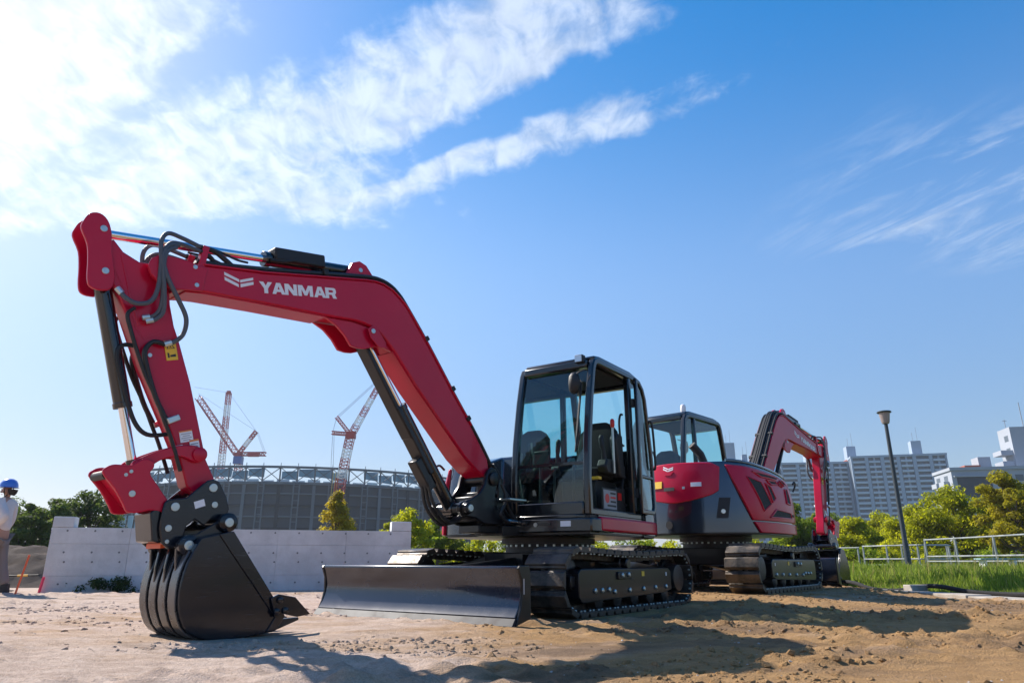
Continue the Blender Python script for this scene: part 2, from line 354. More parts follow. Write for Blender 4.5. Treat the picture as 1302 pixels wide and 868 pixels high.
def np_mesh(name, v, f, m_, smooth=True):
    me = bpy.data.meshes.new(name); k = f.shape[1]
    me.vertices.add(len(v)); me.vertices.foreach_set('co', np.ascontiguousarray(v, dtype=np.float32).ravel())
    me.loops.add(f.size); me.loops.foreach_set('vertex_index', np.ascontiguousarray(f, dtype=np.int32).ravel())
    me.polygons.add(len(f)); me.polygons.foreach_set('loop_start', np.arange(0, f.size, k, dtype=np.int32))
    me.polygons.foreach_set('use_smooth', np.full(len(f), smooth)); me.materials.append(m_); me.update(calc_edges=True); return me

def dirt_material(name, dark=0.0):
    m_ = bpy.data.materials.new(name); m_.use_nodes = True; tr = m_.node_tree; k = NT(tr); b = tr.nodes['Principled BSDF']
    ob = k.n('ShaderNodeNewGeometry').outputs['Position']
    mp = k.n('ShaderNodeMapping'); mp.inputs['Scale'].default_value = (0.45, 1.0, 1.0); mp.inputs['Rotation'].default_value = (0, 0, 0.25); tr.links.new(ob, mp.inputs[0]); st = mp.outputs[0]
    n1_ = k.noise(st, 0.55, 7, 0.62, 0.4); n2_ = k.noise(st, 2.3, 8, 0.65, 0.5); n3_ = k.noise(ob, 26.0, 6, 0.65); n4_ = k.noise(st, 0.9, 5, 0.6, 1.0)
    sepx = k.n('ShaderNodeSeparateXYZ'); tr.links.new(ob, sepx.inputs[0])
    side = k.m('MULTIPLY', k.ss(sepx.outputs[0], -1.8, 1.6), 0.22)
    f1 = k.m('ADD', k.m('ADD', k.m('MULTIPLY', n1_, 0.6), k.m('MULTIPLY', n2_, 0.4)), side)
    c = k.mix(k.ss(f1, 0.47, 0.70), (0.53, 0.42, 0.35), (0.36, 0.22, 0.10))
    c = k.mix(k.ss(k.m('ADD', n4_, k.m('MULTIPLY', side, 0.5)), 0.58, 0.76, 0.0, 0.85), c, (0.17, 0.115, 0.075))
    c = k.mix(k.ss(n3_, 0.40, 0.75, 0.0, 0.35), c, (0.22, 0.15, 0.095))
    n5_ = k.noise(ob, 120.0, 4, 0.7); c = k.mix(0.75, c, k.mix(k.ss(n5_, 0.3, 0.7), (0.42, 0.40, 0.38), (0.60, 0.60, 0.60)), 'OVERLAY')
    n6_ = k.noise(st, 8.0, 6, 0.7); c = k.mix(0.6, c, k.mix(k.ss(n6_, 0.3, 0.7), (0.36, 0.34, 0.32), (0.60, 0.60, 0.60)), 'OVERLAY')
    far_ = k.ss(k.m('ADD', sepx.outputs[1], k.m('MULTIPLY', n1_, 8.0)), 22.0, 34.0); c = k.mix(far_, c, k.mix(n2_, (0.07,0.10,0.03), (0.12,0.13,0.05)))
    if dark: c = k.mix(dark, c, (0.045, 0.036, 0.032))
    k.put(b.inputs['Base Color'], c); b.inputs['Roughness'].default_value = 0.95; b.inputs['Specular IOR Level'].default_value = 0.15
    b1 = k.n('ShaderNodeBump'); b1.inputs['Strength'].default_value = 0.8; b1.inputs['Distance'].default_value = 0.025
    k.put(b1.inputs['Height'], k.m('ADD', k.m('MULTIPLY', n3_, 0.7), k.m('ADD', k.noise(ob, 90.0, 5, 0.7), n2_))); tr.links.new(b1.outputs[0], b.inputs['Normal'])
    MATS[name] = m_; return m_
DIRT = dirt_material('dry_dirt'); SOIL = dirt_material('dark_soil', 0.90)
tag(link('ground', np_mesh('ground', vv, ff, DIRT)), kind='structure')

# loose clods and pebbles strewn over the dirt
def clods(n, name, xr, yr, smin, smax, thr, m_):
    x = RNG.uniform(*xr, n*6); y = yr[0]+(yr[1]-yr[0])*RNG.random(n*6)**1.5
    dn = fbm(x*0.6+5, y*1.2, 0.9, 4)+0.36*sst(x, -3.0, 1.5)-0.22
    lx, ly = local(x, y, *M1P); wn = np.exp(-((lx-2.47)/0.12)**2)*sst(-np.abs(ly), -1.5, -1.0)
    ok = ((dn+RNG.normal(0, 0.10, n*6)+0.5*wn) > thr) & (kside(x, y) < -0.15)
    ok &= ~((np.abs(lx) < 1.6) & (np.abs(np.abs(ly)-0.914) < 0.26)) & ~((np.abs(lx-2.25) < 0.15) & (np.abs(ly) < 1.25))
    kx, ky = local(x, y, *M2P); ok &= ~((np.abs(kx) < 1.6) & (np.abs(np.abs(ky)-0.914) < 0.26))
    x, y = x[ok][:n], y[ok][:n]; k = len(x); z = ground_h(x, y)
    s = smin+(smax-smin)*RNG.random(k)**4
    tt = (1+5**0.5)/2; base = np.array([(-1,tt,0),(1,tt,0),(-1,-tt,0),(1,-tt,0),(0,-1,tt),(0,1,tt),(0,-1,-tt),(0,1,-tt),(tt,0,-1),(tt,0,1),(-tt,0,-1),(-tt,0,1)], float)/1.9*np.array([1,1,0.72])
    fc = np.array([(0,11,5),(0,5,1),(0,1,7),(0,7,10),(0,10,11),(1,5,9),(5,11,4),(11,10,2),(10,7,6),(7,1,8),(3,9,4),(3,4,2),(3,2,6),(3,6,8),(3,8,9),(4,9,5),(2,4,11),(6,2,10),(8,6,7),(9,8,1)])
    an = RNG.uniform(0, 2*PI, k); jit = RNG.uniform(0.62, 1.38, (k, 12, 3)); P_ = base[None]*jit*s[:, None, None]
    ca, sa = np.cos(an)[:, None], np.sin(an)[:, None]
    px, py = P_[:, :, 0]*ca-P_[:, :, 1]*sa, P_[:, :, 0]*sa+P_[:, :, 1]*ca
    V = np.stack([px+x[:, None], py+y[:, None], P_[:, :, 2]+z[:, None]-0.22*s[:, None]], 2).reshape(-1, 3)
    Fc = (fc[None]+12*np.arange(k)[:, None, None]).reshape(-1, 3)
    return link(name, np_mesh(name, V, Fc, m_, False))
tag(clods(26000, 'dirt_clods', (-6, 9), (2.8, 14), 0.0025, 0.032, 0.12, DIRT), 'loose brown dirt clods strewn over the ground', 'dirt clods', kind='stuff')
tag(clods(1500, 'pebbles', (-7, 9), (2.8, 13), 0.003, 0.012, -0.2, mat('pebble', (0.36,0.33,0.30), 0.9, var=0.4, vscale=4)), 'small grey pebbles scattered over the dirt', 'pebbles', kind='stuff')

# ---------------------------------------------------------------- grass verge on the right, kerb slabs, black pipe
def leafmat(name, col, var=0.35, trans=0.45, hue2=None, scale=0.6):
    m_ = bpy.data.materials.new(name); m_.use_nodes = True; tr = m_.node_tree; tr.nodes.clear(); k = NT(tr)
    out = k.n('ShaderNodeOutputMaterial'); df = k.n('ShaderNodeBsdfPrincipled'); df.inputs['Roughness'].default_value = 0.6; df.inputs['Specular IOR Level'].default_value = 0.25
    tl = k.n('ShaderNodeBsdfTranslucent'); pos = k.n('ShaderNodeNewGeometry').outputs['Position']
    nn = k.noise(pos, scale, 5, 0.65); c = k.mix(k.ss(nn, 0.32, 0.68), tuple(x*(1-var) for x in col), tuple(x*(1+var) for x in (hue2 or col)))
    wn = k.n('ShaderNodeTexWhiteNoise'); tr.links.new(k.n('ShaderNodeNewGeometry').outputs['Random Per Island'], wn.inputs['Vector']); 
    c = k.mix(k.m('MULTIPLY', k.n('ShaderNodeNewGeometry').outputs['Random Per Island'], 0.5), c, tuple(x*0.45 for x in col))
    k.put(df.inputs['Base Color'], c); k.put(tl.inputs['Color'], k.mix(0.35, c, tuple(min(1, x*2.2) for x in (hue2 or col))))
    mx = k.n('ShaderNodeMixShader'); mx.inputs[0].default_value = trans; tr.links.new(df.outputs[0], mx.inputs[1]); tr.links.new(tl.outputs[0], mx.inputs[2]); tr.links.new(mx.outputs[0], out.inputs[0])
    MATS[name] = m_; return m_
GRASS = leafmat('grass_blade', (0.13, 0.205, 0.020), 0.35, 0.55, (0.22, 0.28, 0.035), 1.2)
TURF = mat('turf', (0.07, 0.10, 0.025), 0.95, var=0.4, vscale=3, bump=0.5, bscale=30)
def verge_h(x, y):
    k = kside(x, y); return -0.02+0.22*sst(k, 0.0, 4.5)+0.03*fbm(x, y, 0.8, 3)*sst(k, 0.3, 2.0)
vx = np.concatenate([np.arange(5.5, 20, 0.25), 20+np.cumsum(0.25*1.2**np.arange(26))]); vy = np.concatenate([np.arange(3.0, 30, 0.25), 30+np.cumsum(0.25*1.2**np.arange(22))])
AX, AY = np.meshgrid(np.arange(0.0, 1.0001, 1/60.0), np.arange(0, 1.0001, 1/90.0))
al = -14+AY**1.0*40; ac = 0.02+(AX**2.2)*70
VX = KA.x-KD.x*al+KN.x*ac; VY = KA.y-KD.y*al+KN.y*ac; VZ = verge_h(VX, VY)
nxx = VX.shape[1]; ii = (np.arange(VX.shape[0]-1)[:, None]*nxx+np.arange(nxx-1)[None, :]).ravel()
tag(link('grass_verge', np_mesh('grass_verge', np.stack([VX.ravel(), VY.ravel(), VZ.ravel()], 1), np.stack([ii, ii+1, ii+nxx+1, ii+nxx], 1), TURF)), kind='structure')
def blades(name, n, sampler, hfun, hmin, hmax, wd, m_):
    x, y, z = sampler(n); k = len(x); hgt = hfun(x, y)*RNG.uniform(hmin, hmax, k); a = RNG.uniform(0, 2*PI, k); ln = RNG.normal(0, 0.35, k); ld = RNG.uniform(0, 2*PI, k)
    wx, wy = np.cos(a)*wd, np.sin(a)*wd; tx, ty = np.cos(ld)*ln*hgt, np.sin(ld)*ln*hgt
    V = np.stack([np.stack([x-wx, y-wy, z-0.02], 1), np.stack([x+wx, y+wy, z-0.02], 1), np.stack([x+wx*0.7+tx*0.4, y+wy*0.7+ty*0.4, z+hgt*0.6], 1), np.stack([x+tx, y+ty, z+hgt], 1), np.stack([x-wx*0.7+tx*0.4, y-wy*0.7+ty*0.4, z+hgt*0.6], 1)], 1).reshape(-1, 3)
    F_ = np.arange(k)[:, None]*5+np.array([[0,1,2,3,4]]); return link(name, np_mesh(name, V, F_, m_, False))
def samp(n):
    al = RNG.uniform(-13, 9, n); ac = 0.12+RNG.random(n)**1.6*13; x = KA.x-KD.x*al+KN.x*ac; y = KA.y-KD.y*al+KN.y*ac
    keep = (fbm(x, y, 0.9, 3)+RNG.normal(0, 0.15, n)+0.22) > 0; x, y = x[keep], y[keep]; return x, y, verge_h(x, y)
tag(blades('verge_grass', 75000, samp, lambda x, y: 0.55+1.1*np.clip(0.5+fbm(x+3, y, 0.7, 3), 0, 1.3)*sst(kside(x, y), -0.2, 1.4), 0.09, 0.25, 0.011, GRASS), 'long green grass along the edge of the dirt', 'grass', kind='stuff')
tag(blades('verge_grass_seedheads', 4000, samp, lambda x, y: 0.5+1.2*np.clip(0.5+fbm(x+9, y+4, 0.5, 3), 0, 1.3)*sst(kside(x, y), 0.2, 2.0), 0.2, 0.42, 0.006, leafmat('dry_grass_blade', (0.26, 0.25, 0.07), 0.3, 0.45, (0.34, 0.30, 0.10), 1.0)), 'pale dry grass stalks standing among the green grass', 'grass stalks', kind='stuff')
CONC = mat('kerb_concrete', (0.34, 0.31, 0.27), 0.9, var=0.2, vscale=4, bump=0.3, bscale=50, dirt=0.6)
kb = empty('kerb', (0, 0, 0)); tag(kb, kind='structure')
for i in range(6):
    L_ = 1.5; st_ = KA+KD*(1.1+i*(L_+0.015))+KN*(-0.38); g = MB(); ang = math.atan2(KD.y, KD.x)
    g.box((0, 0, 0), (L_, 0.42, 0.11)); c_ = st_+KD*L_/2; g.obj('slab', CONC, kb, Matrix.Translation((c_.x, c_.y, -0.005+0.008*math.sin(i*2.1))) @ Matrix.Rotation(ang+0.01*math.sin(i*5), 4, 'Z'), bevel=0.012)
pp = [KA+KD*(-0.3+i*0.55)+KN*(0.02+0.06*math.sin(i*1.7)) for i in range(16)]
g = MB(); g.tube(smooth_path([(p.x, p.y, 0.06+0.05*math.sin(i*0.9)**2+0.04*math.sin(i*1.3)) for i, p in enumerate(pp)], 5), 0.035, 8)
tag(g.obj('drain_pipe', mat('black_pipe', (0.012,0.012,0.013), 0.9)), 'black flexible pipe lying along the edge of the grass', 'pipe')
g = MB(); p_ = KA+KD*2.55+KN*(-0.12); g.box((p_.x, p_.y, 0.075), (0.30, 0.20, 0.14), Matrix.Rotation(0.2, 3, 'Z')); tag(g.obj('concrete_block', CONC, bevel=0.012), 'small concrete block propping up the black pipe', 'block')

# ---------------------------------------------------------------- concrete wall behind the bucket
WALLC = mat('cast_concrete', (0.56, 0.57, 0.565), 0.85, var=0.14, vscale=1.1, bump=0.2, bscale=30, dirt=0.30, dirtcol=(0.36,0.36,0.34))
wl, wr_ = at_z(50, 753.5), at_z(520, 748.5); wd_ = (wr_-wl); WL = wd_.length; wang = math.atan2(wd_.y, wd_.x)
wall = empty('concrete_wall', wl, wang); tag(wall, 'pale concrete retaining wall with tie holes and a raised pier at each end', 'wall')
zt = 0.5*(at_y(150, 672, wl.y+wd_.y*0.22).z+at_y(430, 673.5, wl.y+wd_.y*0.8).z)
def wx_of(px, z):                       # distance along the wall for a photo column
    for i in range(400):
        s_ = WL*i/399; p = wl+wd_*(i/399); d_ = Vector((p.x, p.y, z))-Vector((0, 0, CAM_H))
        dep = d_.y*math.cos(PITCH)+d_.z*math.sin(PITCH)
        if 651+FPX*d_.x/dep >= px: return s_
    return WL
pl_w = max(0.3, wx_of(92, zt)-wx_of(62, zt)); pr_w = max(0.3, WL-wx_of(497, zt))
zl = at_y(75, 657, wl.y+0.2).z; zr = at_y(510, 663, wr_.y).z
g = MB(); g.bb(0.01, WL-0.01, 0.012, 0.30, -0.3, zt-0.012); g.obj('wall_core', WALLC, wall)
rows = [(-0.2, 0.27), (0.273, 0.80), (0.803, zt)]
ncol = 5; cw = (WL)/ncol
for i in range(ncol):
    for (z0_, z1_) in rows:
        g = MB(); g.bb(i*cw+0.0015, (i+1)*cw-0.0015, 0.0, 0.28, z0_, z1_); g.obj('panel', WALLC, wall, bevel=0.003)
g = MB(); g.bb(0.003, pl_w, -0.001, 0.281, zt+0.003, zl); g.obj('pier', WALLC, wall, bevel=0.012)
g = MB(); g.bb(WL-pr_w, WL-0.003, -0.001, 0.281, zt+0.003, zr); g.obj('pier', WALLC, wall, bevel=0.012)
g = MB()
for zz in (0.14, 0.50, 0.66, 1.02):
    x_ = 0.25
    while x_ < WL-0.1:
        g.lathe([(0.017,-0.003),(0.012,-0.0045)], (x_+(0.0 if zz != 0.5 else 0.03), 0, zz), 'y', 10); x_ += 0.43
tag(g.obj('tie_hole_shade_plugs', mat('tie_hole_shade', (0.16,0.165,0.17), 0.9), wall), kind='stuff')  # dark plugs on the face, colour standing in for shade inside the holes
# weeds at the foot of the wall
WEED = leafmat('weed_leaf', (0.05, 0.085, 0.02), 0.4, 0.35)
def leaves(name, centers, rad, n, size, m_, parent=None, flat=0.8):
    c = np.asarray(centers, float); idx = RNG.integers(0, len(c), n); d = RNG.normal(0, 1, (n, 3)); d /= np.linalg.norm(d, axis=1)[:, None]
    rr = np.asarray(rad, float)[idx]*RNG.random(n)**0.45
    P_ = c[idx]+d*rr[:, None]*np.array([1, 1, flat]); nrm_ = d+RNG.normal(0, 0.6, (n, 3)); nrm_[:, 2] += 0.5; nrm_ /= np.linalg.norm(nrm_, axis=1)[:, None]
    a = np.cross(nrm_, RNG.normal(0, 1, (n, 3))); a /= np.linalg.norm(a, axis=1)[:, None]; b = np.cross(nrm_, a); s = size*RNG.uniform(0.6, 1.4, n)[:, None]
    V = np.stack([P_-a*s, P_-b*s*0.5, P_+a*s, P_+b*s*0.5], 1).reshape(-1, 3)
    return link(name, np_mesh(name, V, np.arange(n*4).reshape(-1, 4), m_, False), parent)
wcs = []
for (px, n_) in ((105,2),(130,7),(148,6),(185,2)):
    p = wl+wd_*((px-50)/470.0); wcs += [(p.x+RNG.normal(0,0.2), p.y-0.16+RNG.normal(0,0.06), 0.03+0.17*RNG.random()) for _ in range(n_)]
tag(leaves('weeds', wcs, [0.11]*len(wcs), 1300, 0.026, WEED), 'low green weeds growing at the foot of the concrete wall', 'weeds', kind='stuff')

# ---------------------------------------------------------------- trees
BARK = mat('bark', (0.10, 0.075, 0.055), 0.95, var=0.3, vscale=4, bump=0.6, bscale=12)
def tree(name, base, H, rx, leaf, label, group=None, shape='round', n=5200, lsize=0.13, nclump=46, low=0.30, seed=0):
    rng = random.Random(seed); t_ = empty(name, base); tag(t_, label, 'tree', group)
    tr = MB(); trunk_top = H*0.62
    path = [(0,0,-0.1)]+[(rng.uniform(-1,1)*0.03*H*k/4, rng.uniform(-1,1)*0.03*H*k/4, trunk_top*k/4) for k in range(1,5)]
    r0 = 0.022*H+0.03; tr.tube(smooth_path(path,4), [r0*(1-0.75*i/16) for i in range(17)], 8)
    cs = []; rs = []
    for i in range(nclump):
        if shape == 'cone':
            h = ((i+0.5)/nclump)**1.15; z = H*(low+(0.94-low)*h); rad = rx*0.8*(1-h)**0.7*math.sqrt(rng.random()); cr_ = rx*0.42*(1.1-h*0.7)
        else:
            ph = rng.uniform(0, 2*PI); u = rng.uniform(-0.8, 1.15); rr_ = rng.random()**0.35; u = min(u, 1.0); sh = math.sqrt(max(0.02, 1-u*u))
            rad = rx*sh*rr_; z = H*(low+(1-low)*0.5)+H*(1-low)*0.5*u*rr_*0.98; cr_ = rx*rng.uniform(0.16, 0.40)
        ph = rng.uniform(0, 2*PI); cs.append((rad*math.cos(ph), rad*math.sin(ph), z)); rs.append(cr_)
    zm = max(c[2]+r_*0.5 for c, r_ in zip(cs, rs)); cs = [(c[0], c[1], c[2]*H/zm) for c in cs]
    for i in range(0, nclump, 3):
        c = Vector(cs[i]); s_ = Vector((0,0,max(H*0.18, min(trunk_top, c.z*0.6)))); mid = s_.lerp(c, 0.5)+Vector((0,0,-0.04*H)); tr.tube(smooth_path([s_, mid, c],3), [0.011*H*(1-0.8*k/6)+0.006 for k in range(7)], 5)
    tr.obj('trunk', BARK, t_)
    leaves('crown', cs, rs, n, lsize, leaf, t_, 0.62); return t_
L_BRIGHT = leafmat('leaf_spring_green', (0.27, 0.31, 0.008), 0.32, 0.62, (0.38, 0.38, 0.010), 0.5)
L_MID = leafmat('leaf_mid_green', (0.14, 0.20, 0.012), 0.40, 0.58, (0.21, 0.27, 0.015), 0.5)
L_DARK = leafmat('leaf_dark_green', (0.060, 0.100, 0.020), 0.40, 0.45, (0.10, 0.14, 0.022), 0.5)
L_YEL = leafmat('leaf_yellow', (0.32, 0.25, 0.010), 0.30, 0.55, (0.40, 0.31, 0.015), 0.8)
L_RUST = leafmat('leaf_olive_brown', (0.24, 0.225, 0.010), 0.40, 0.58, (0.33, 0.29, 0.012), 0.6)
def tree_px(px, top, D, wpx, leaf, label, group=None, shape='round', **k):
    b = at_y(px, 712, D); t_ = at_y(px, top, D); rx = wpx*0.5/FPX*D*1.03
    return tree('tree', (b.x, D, 0.0), t_.z, rx, leaf, label, group, shape, **k)
G1 = 'trees beyond the railing'
for i, a in enumerate((
  (1012,636,50,66,L_MID,'bright tree behind the raised boom of the rear excavator',),
  (1048,648,56,60,L_MID,'mid green tree behind the hanging arm of the rear excavator',),
  (1090,657,47,62,L_BRIGHT,'low yellow green tree nearest the hanging excavator bucket',),
  (1130,650,54,66,L_BRIGHT,'yellow green tree left of the lamp post behind the railing',),
  (1176,642,48,84,L_BRIGHT,'spreading yellow green tree right behind the lamp post',),
  (1226,617,46,92,L_BRIGHT,'tallest yellow green tree in front of the white building',),
  (1262,632,52,70,L_MID,'mid green tree between the tallest one and the olive brown one',),
  (1298,598,42,72,L_RUST,'olive brown tree in front of the white tower',),
  (1345,600,46,90,L_RUST,'olive brown tree at the far end of the railing',))):
    tree_px(*a[:6], G1, n=17000, lsize=0.095, nclump=80, low=0.04, seed=20+i)
G2 = 'trees behind the concrete wall'
for i, a in enumerate((
  (22,640,38,66,L_DARK,'dark tree behind the worker'),(62,634,40,56,L_DARK,'dark tree left of the wall pier'),(105,622,42,70,L_DARK,'tall dark tree behind the left wall pier'),
  (-20,632,42,80,L_DARK,'dark tree at the start of the soil heap'))):
    tree_px(*a[:6], G2, n=8000, lsize=0.10, nclump=46, low=0.10, seed=50+i)
tree_px(424, 624, 46, 74, L_YEL, 'conical yellow tree above the concrete wall', G2, 'cone', n=9000, lsize=0.09, nclump=70, low=0.12, seed=61)
tree_px(514, 646, 36, 62, L_BRIGHT, 'yellow green tree behind the right wall pier', G2, n=6500, lsize=0.085, nclump=44, low=0.14, seed=62)
tree_px(556, 656, 40, 56, L_MID, 'mid green tree right of the wall behind the blade', G2, n=6000, lsize=0.09, nclump=44, low=0.10, seed=63)
for i, px in enumerate(list(range(545, 985, 22))+list(range(1000, 1330, 26))):
    b = at_y(px, 712, 40+3*(i % 3)); D = b.y; hh = at_y(px, (674 if px < 990 else 690)+5*((i*7) % 3), D).z
    s_ = empty('hedge_shrub', (b.x, D, 0)); tag(s_, 'leafy green shrub in the hedge beyond the two excavators' if px < 990 else 'leafy green shrub in the hedge beyond the pipe railings', 'shrub', 'shrubs of the hedge behind the excavators' if px < 990 else 'shrubs of the hedge behind the railings')
    cs = [(RNG.normal(0,0.55), RNG.normal(0,0.35), hh*RNG.uniform(0.05,0.78)) for _ in range(16)]
    g = MB(); g.tube([(0,0,-0.05),(0,0,hh*0.5)],0.05,6); g.obj('stem', BARK, s_); leaves('foliage', cs, [0.45]*16, 2400, 0.08, L_BRIGHT if i % 2 else L_MID, s_)

# ---------------------------------------------------------------- lamp post
lb = at_z(1157, 727, 0.2); tp_ = at_y(1124.5, 522, lb.y); lh = tp_.z-0.2
lamp = empty('lamp_post', (lb.x, lb.y, 0.15)); tag(lamp, 'tall dark lamp post with a flared pinkish lamp head beside the railing', 'lamp post')
lh += 0.05; PAINT = mat('dark_post_paint', (0.030,0.040,0.048), 0.45)
g = MB(); g.lathe([(0.13,-0.2),(0.13,0.0),(0.10,0.02),(0.085,0.9),(0.075,0.95),(0.065,lh*0.5),(0.055,lh-0.42)], n=16); g.obj('pole', PAINT, lamp)
g = MB(); g.lathe([(0.10,lh-0.43),(0.115,lh-0.40),(0.125,lh-0.37),(0.17,lh-0.08),(0.165,lh-0.075)], n=24); g.obj('lamp_shade', mat('lamp_head_shell', (0.30,0.24,0.23), 0.4), lamp)
g = MB(); g.lathe([(0.21,lh-0.075),(0.225,lh-0.05),(0.20,lh-0.02),(0.10,lh)], n=24); g.obj('lamp_cap', PAINT, lamp)

# ---------------------------------------------------------------- railings
PIPE = mat('galvanised_pipe', (0.30,0.32,0.32), 0.5, metal=0.5, var=0.15)
def railing(label, posts, brace, heights, name='pipe_railing'):
    root_ = empty(name, (posts[0].x, posts[0].y, posts[0].z)); tag(root_, label, 'railing', 'pipe railings on the verge'); o = Vector(posts[0])
    for p in posts:
        q_ = p-o; g = MB(); g.tube([q_+Vector((0,0,-0.1)), q_+Vector((0,0,heights[-1]+0.04))], 0.036, 8); g.obj('post', PIPE, root_)
        if brace:
            g = MB(); g.tube([q_+Vector((0.02,0.05,heights[-1]-0.06)), q_+Vector((0.30,0.75,-0.05))], 0.028, 6); g.obj('brace', PIPE, root_)
    for h in heights:
        for a, b in zip(posts[:-1], posts[1:]):
            a_, b_ = a-o, b-o; g = MB(); e = (b_-a_)*0.04; g.tube([a_-e+Vector((0,-0.055,h)), b_+e+Vector((0,-0.055,h))], 0.030, 8); g.obj('rail', PIPE, root_)
    return root_
r1 = [at_y(px, 724, D) for px, D in ((1182,28.5),(1221,26.6),(1271,24.4),(1330,22.0))]
for p in r1: p.z = 0.18
railing('white pipe railing with three rails at the right of the lamp post', r1, True, (0.34,0.52,1.14))
r2 = [at_y(px, 728, D) for px, D in ((1102,33.5),(1132,32.0),(1172,30.8),(1212,31.5))]
for p in r2: p.z = 0.12
railing('white pipe railing crossing behind the lamp post', r2, True, (0.25,0.50,1.06))
r3 = [at_y(px, 728, D) for px, D in ((1066,37.0),(1095,36.0))]
for p in r3: p.z = 0.12
railing('thin pipe railing beside the hanging excavator bucket', r3, False, (1.05,))
r4 = [at_y(px, 720, D) for px, D in ((1150,38),(1180,38),(1208,38))]
for p in r4: p.z = 0.15
railing('low pipe railing standing behind the crossing one', r4, True, (0.5,1.2))
bp = at_y(1290, 726, 21.0); bench = empty('bench', (bp.x, bp.y, 0.16)); tag(bench, 'low plank bench with pale legs on the verge', 'bench')
g = MB(); g.bb(-1.0,1.0,-0.17,0.17,0.40,0.44); g.obj('seat', mat('bench_plank', (0.22,0.36,0.36), 0.7), bench, bevel=0.006)
for sx in (-0.85, 0.0, 0.85):
    g = MB(); g.bb(sx-0.04,sx+0.04,-0.12,0.12,-0.05,0.40); g.obj('leg', WHITE, bench, bevel=0.005)
bankx = at_y(1110, 715, 48); BG = empty('grass_bank', (bankx.x, bankx.y, 0)); tag(BG, kind='structure')
g = MB(); g.prism([(-6,-0.1),(-5.4,0.45),(-4,0.95),(8,1.0),(9,-0.1)], 0, 8); g.obj('bank', TURF, BG)

# ---------------------------------------------------------------- soil heap, stakes, barrier rope on the left
def heap(x, y): return np.maximum(0, 0.92*np.exp(-np.abs((x+13.2)/4.0)**5)*np.exp(-np.abs((y-17.0)/2.0)**4)+0.22*fbm(x, y, 1.3, 5, 0.6)-0.06)
hx_, hy_ = np.meshgrid(np.arange(-20, -7.5, 0.12), np.arange(13.0, 21, 0.12)); hz2 = heap(hx_, hy_)-0.03; nxx = hx_.shape[1]
ii = (np.arange(hx_.shape[0]-1)[:, None]*nxx+np.arange(nxx-1)[None, :]).ravel()
tag(link('soil_heap', np_mesh('soil_heap', np.stack([hx_.ravel(), hy_.ravel(), hz2.ravel()], 1), np.stack([ii, ii+1, ii+nxx+1, ii+nxx], 1), SOIL)), kind='structure')
p0_, p1_ = at_z(17, 757, 0.0), None; tpz = at_y(31, 705, p0_.y)
g = MB(); g.tube([(0,0,-0.1),(0.11,0.02,tpz.z)], 0.016, 6); tag(g.obj('marker_stake', mat('orange_stake', (0.75,0.12,0.04), 0.6), None, Matrix.Translation((p0_.x, p0_.y, 0))), 'thin orange stake leaning in front of the dark soil heap', 'stake')
p1_ = at_z(47, 754, 0.0); g = MB(); g.tube([(0,0,-0.1),(0.05,0.0,0.26)], 0.024, 6); tag(g.obj('marker_peg', mat('pink_peg', (0.75,0.05,0.12), 0.6), None, Matrix.Translation((p1_.x-0.05, p1_.y+0.1, 0))), 'short pink peg against the left end of the concrete wall', 'peg')
rp = empty('barrier_rope', (p0_.x, p0_.y, 0)); tag(rp, 'sagging yellow and black rope stretched across the soil heap', 'rope')
zr_ = at_y(24, 729, p0_.y).z
rope_pts = [Vector((-4.0+i*0.16, 0.0+0.01*i, zr_-0.05*math.sin(PI*i/31.0))) for i in range(32)]; rope_pts = [p for p in rope_pts if p.x < 0.30]
YR = mat('rope_yellow', (0.75,0.42,0.04), 0.7); BR = mat('rope_black', (0.02,0.02,0.02), 0.7)
for i in range(len(rope_pts)-1):
    g = MB(); g.tube([rope_pts[i], rope_pts[i+1]], 0.013 if i % 2 else 0.016, 6); g.obj('rope_length', YR if i % 2 == 0 else BR, rp)
g = MB(); sh_ = at_y(20, 702, 24); g.bb(-4.5,1.6,-0.1,0.1,0,0.30); tag(g.obj('site_sheet', mat('pale_blue_sheet', (0.45,0.55,0.62), 0.5), None, Matrix.Translation((sh_.x, 24, sh_.z-0.28))), 'pale blue site sheeting behind the soil heap', 'sheeting')

# ---------------------------------------------------------------- stadium under construction
SD = 300.0; sc_ = at_y(385, 714, SD); SR = 72.0
stad = empty('stadium', (sc_.x, SD, 0)); tag(stad, 'grey round stadium under construction with an open roof truss', 'stadium')
zrim = at_y(395, 592, SD-SR).z; zfac = at_y(395, 612, SD-SR).z
SG = mat('stadium_grey', (0.045,0.055,0.068), 0.85, var=0.2, vscale=0.05); SL = mat('stadium_steel', (0.10,0.12,0.145), 0.6); SN = mat('stadium_net', (0.14,0.28,0.38), 0.7, var=0.3, vscale=0.2); SW = mat('stadium_roof_sheet', (0.60,0.66,0.70), 0.5); SDK = mat('stadium_dark', (0.018,0.021,0.026), 0.9)
A0, A1 = R(-150), R(25)
def arc(g, prof, n=90):
    m = len(prof); vs = []
    for i in range(n+1):
        a = A0+(A1-A0)*i/n; vs += [(r_*math.cos(a), r_*math.sin(a), z_) for r_, z_ in prof]
    g.add(vs, [(i*m+k, i*m+(k+1) % m, (i+1)*m+(k+1) % m, (i+1)*m+k) for i in range(n) for k in range(m)]+[tuple(range(m)), tuple(range(n*m, (n+1)*m))]); return g
g = MB(); arc(g, [(SR,-1),(SR,zfac),(SR-6,zfac),(SR-6,-1)]); g.obj('bowl_wall', SG, stad, smooth=20)
def ringm(name, r_, z0_, z1_, m_): g = MB(); arc(g, [(r_-0.8,z0_),(r_,z0_),(r_,z1_),(r_-0.8,z1_)]); g.obj(name, m_, stad, smooth=20)
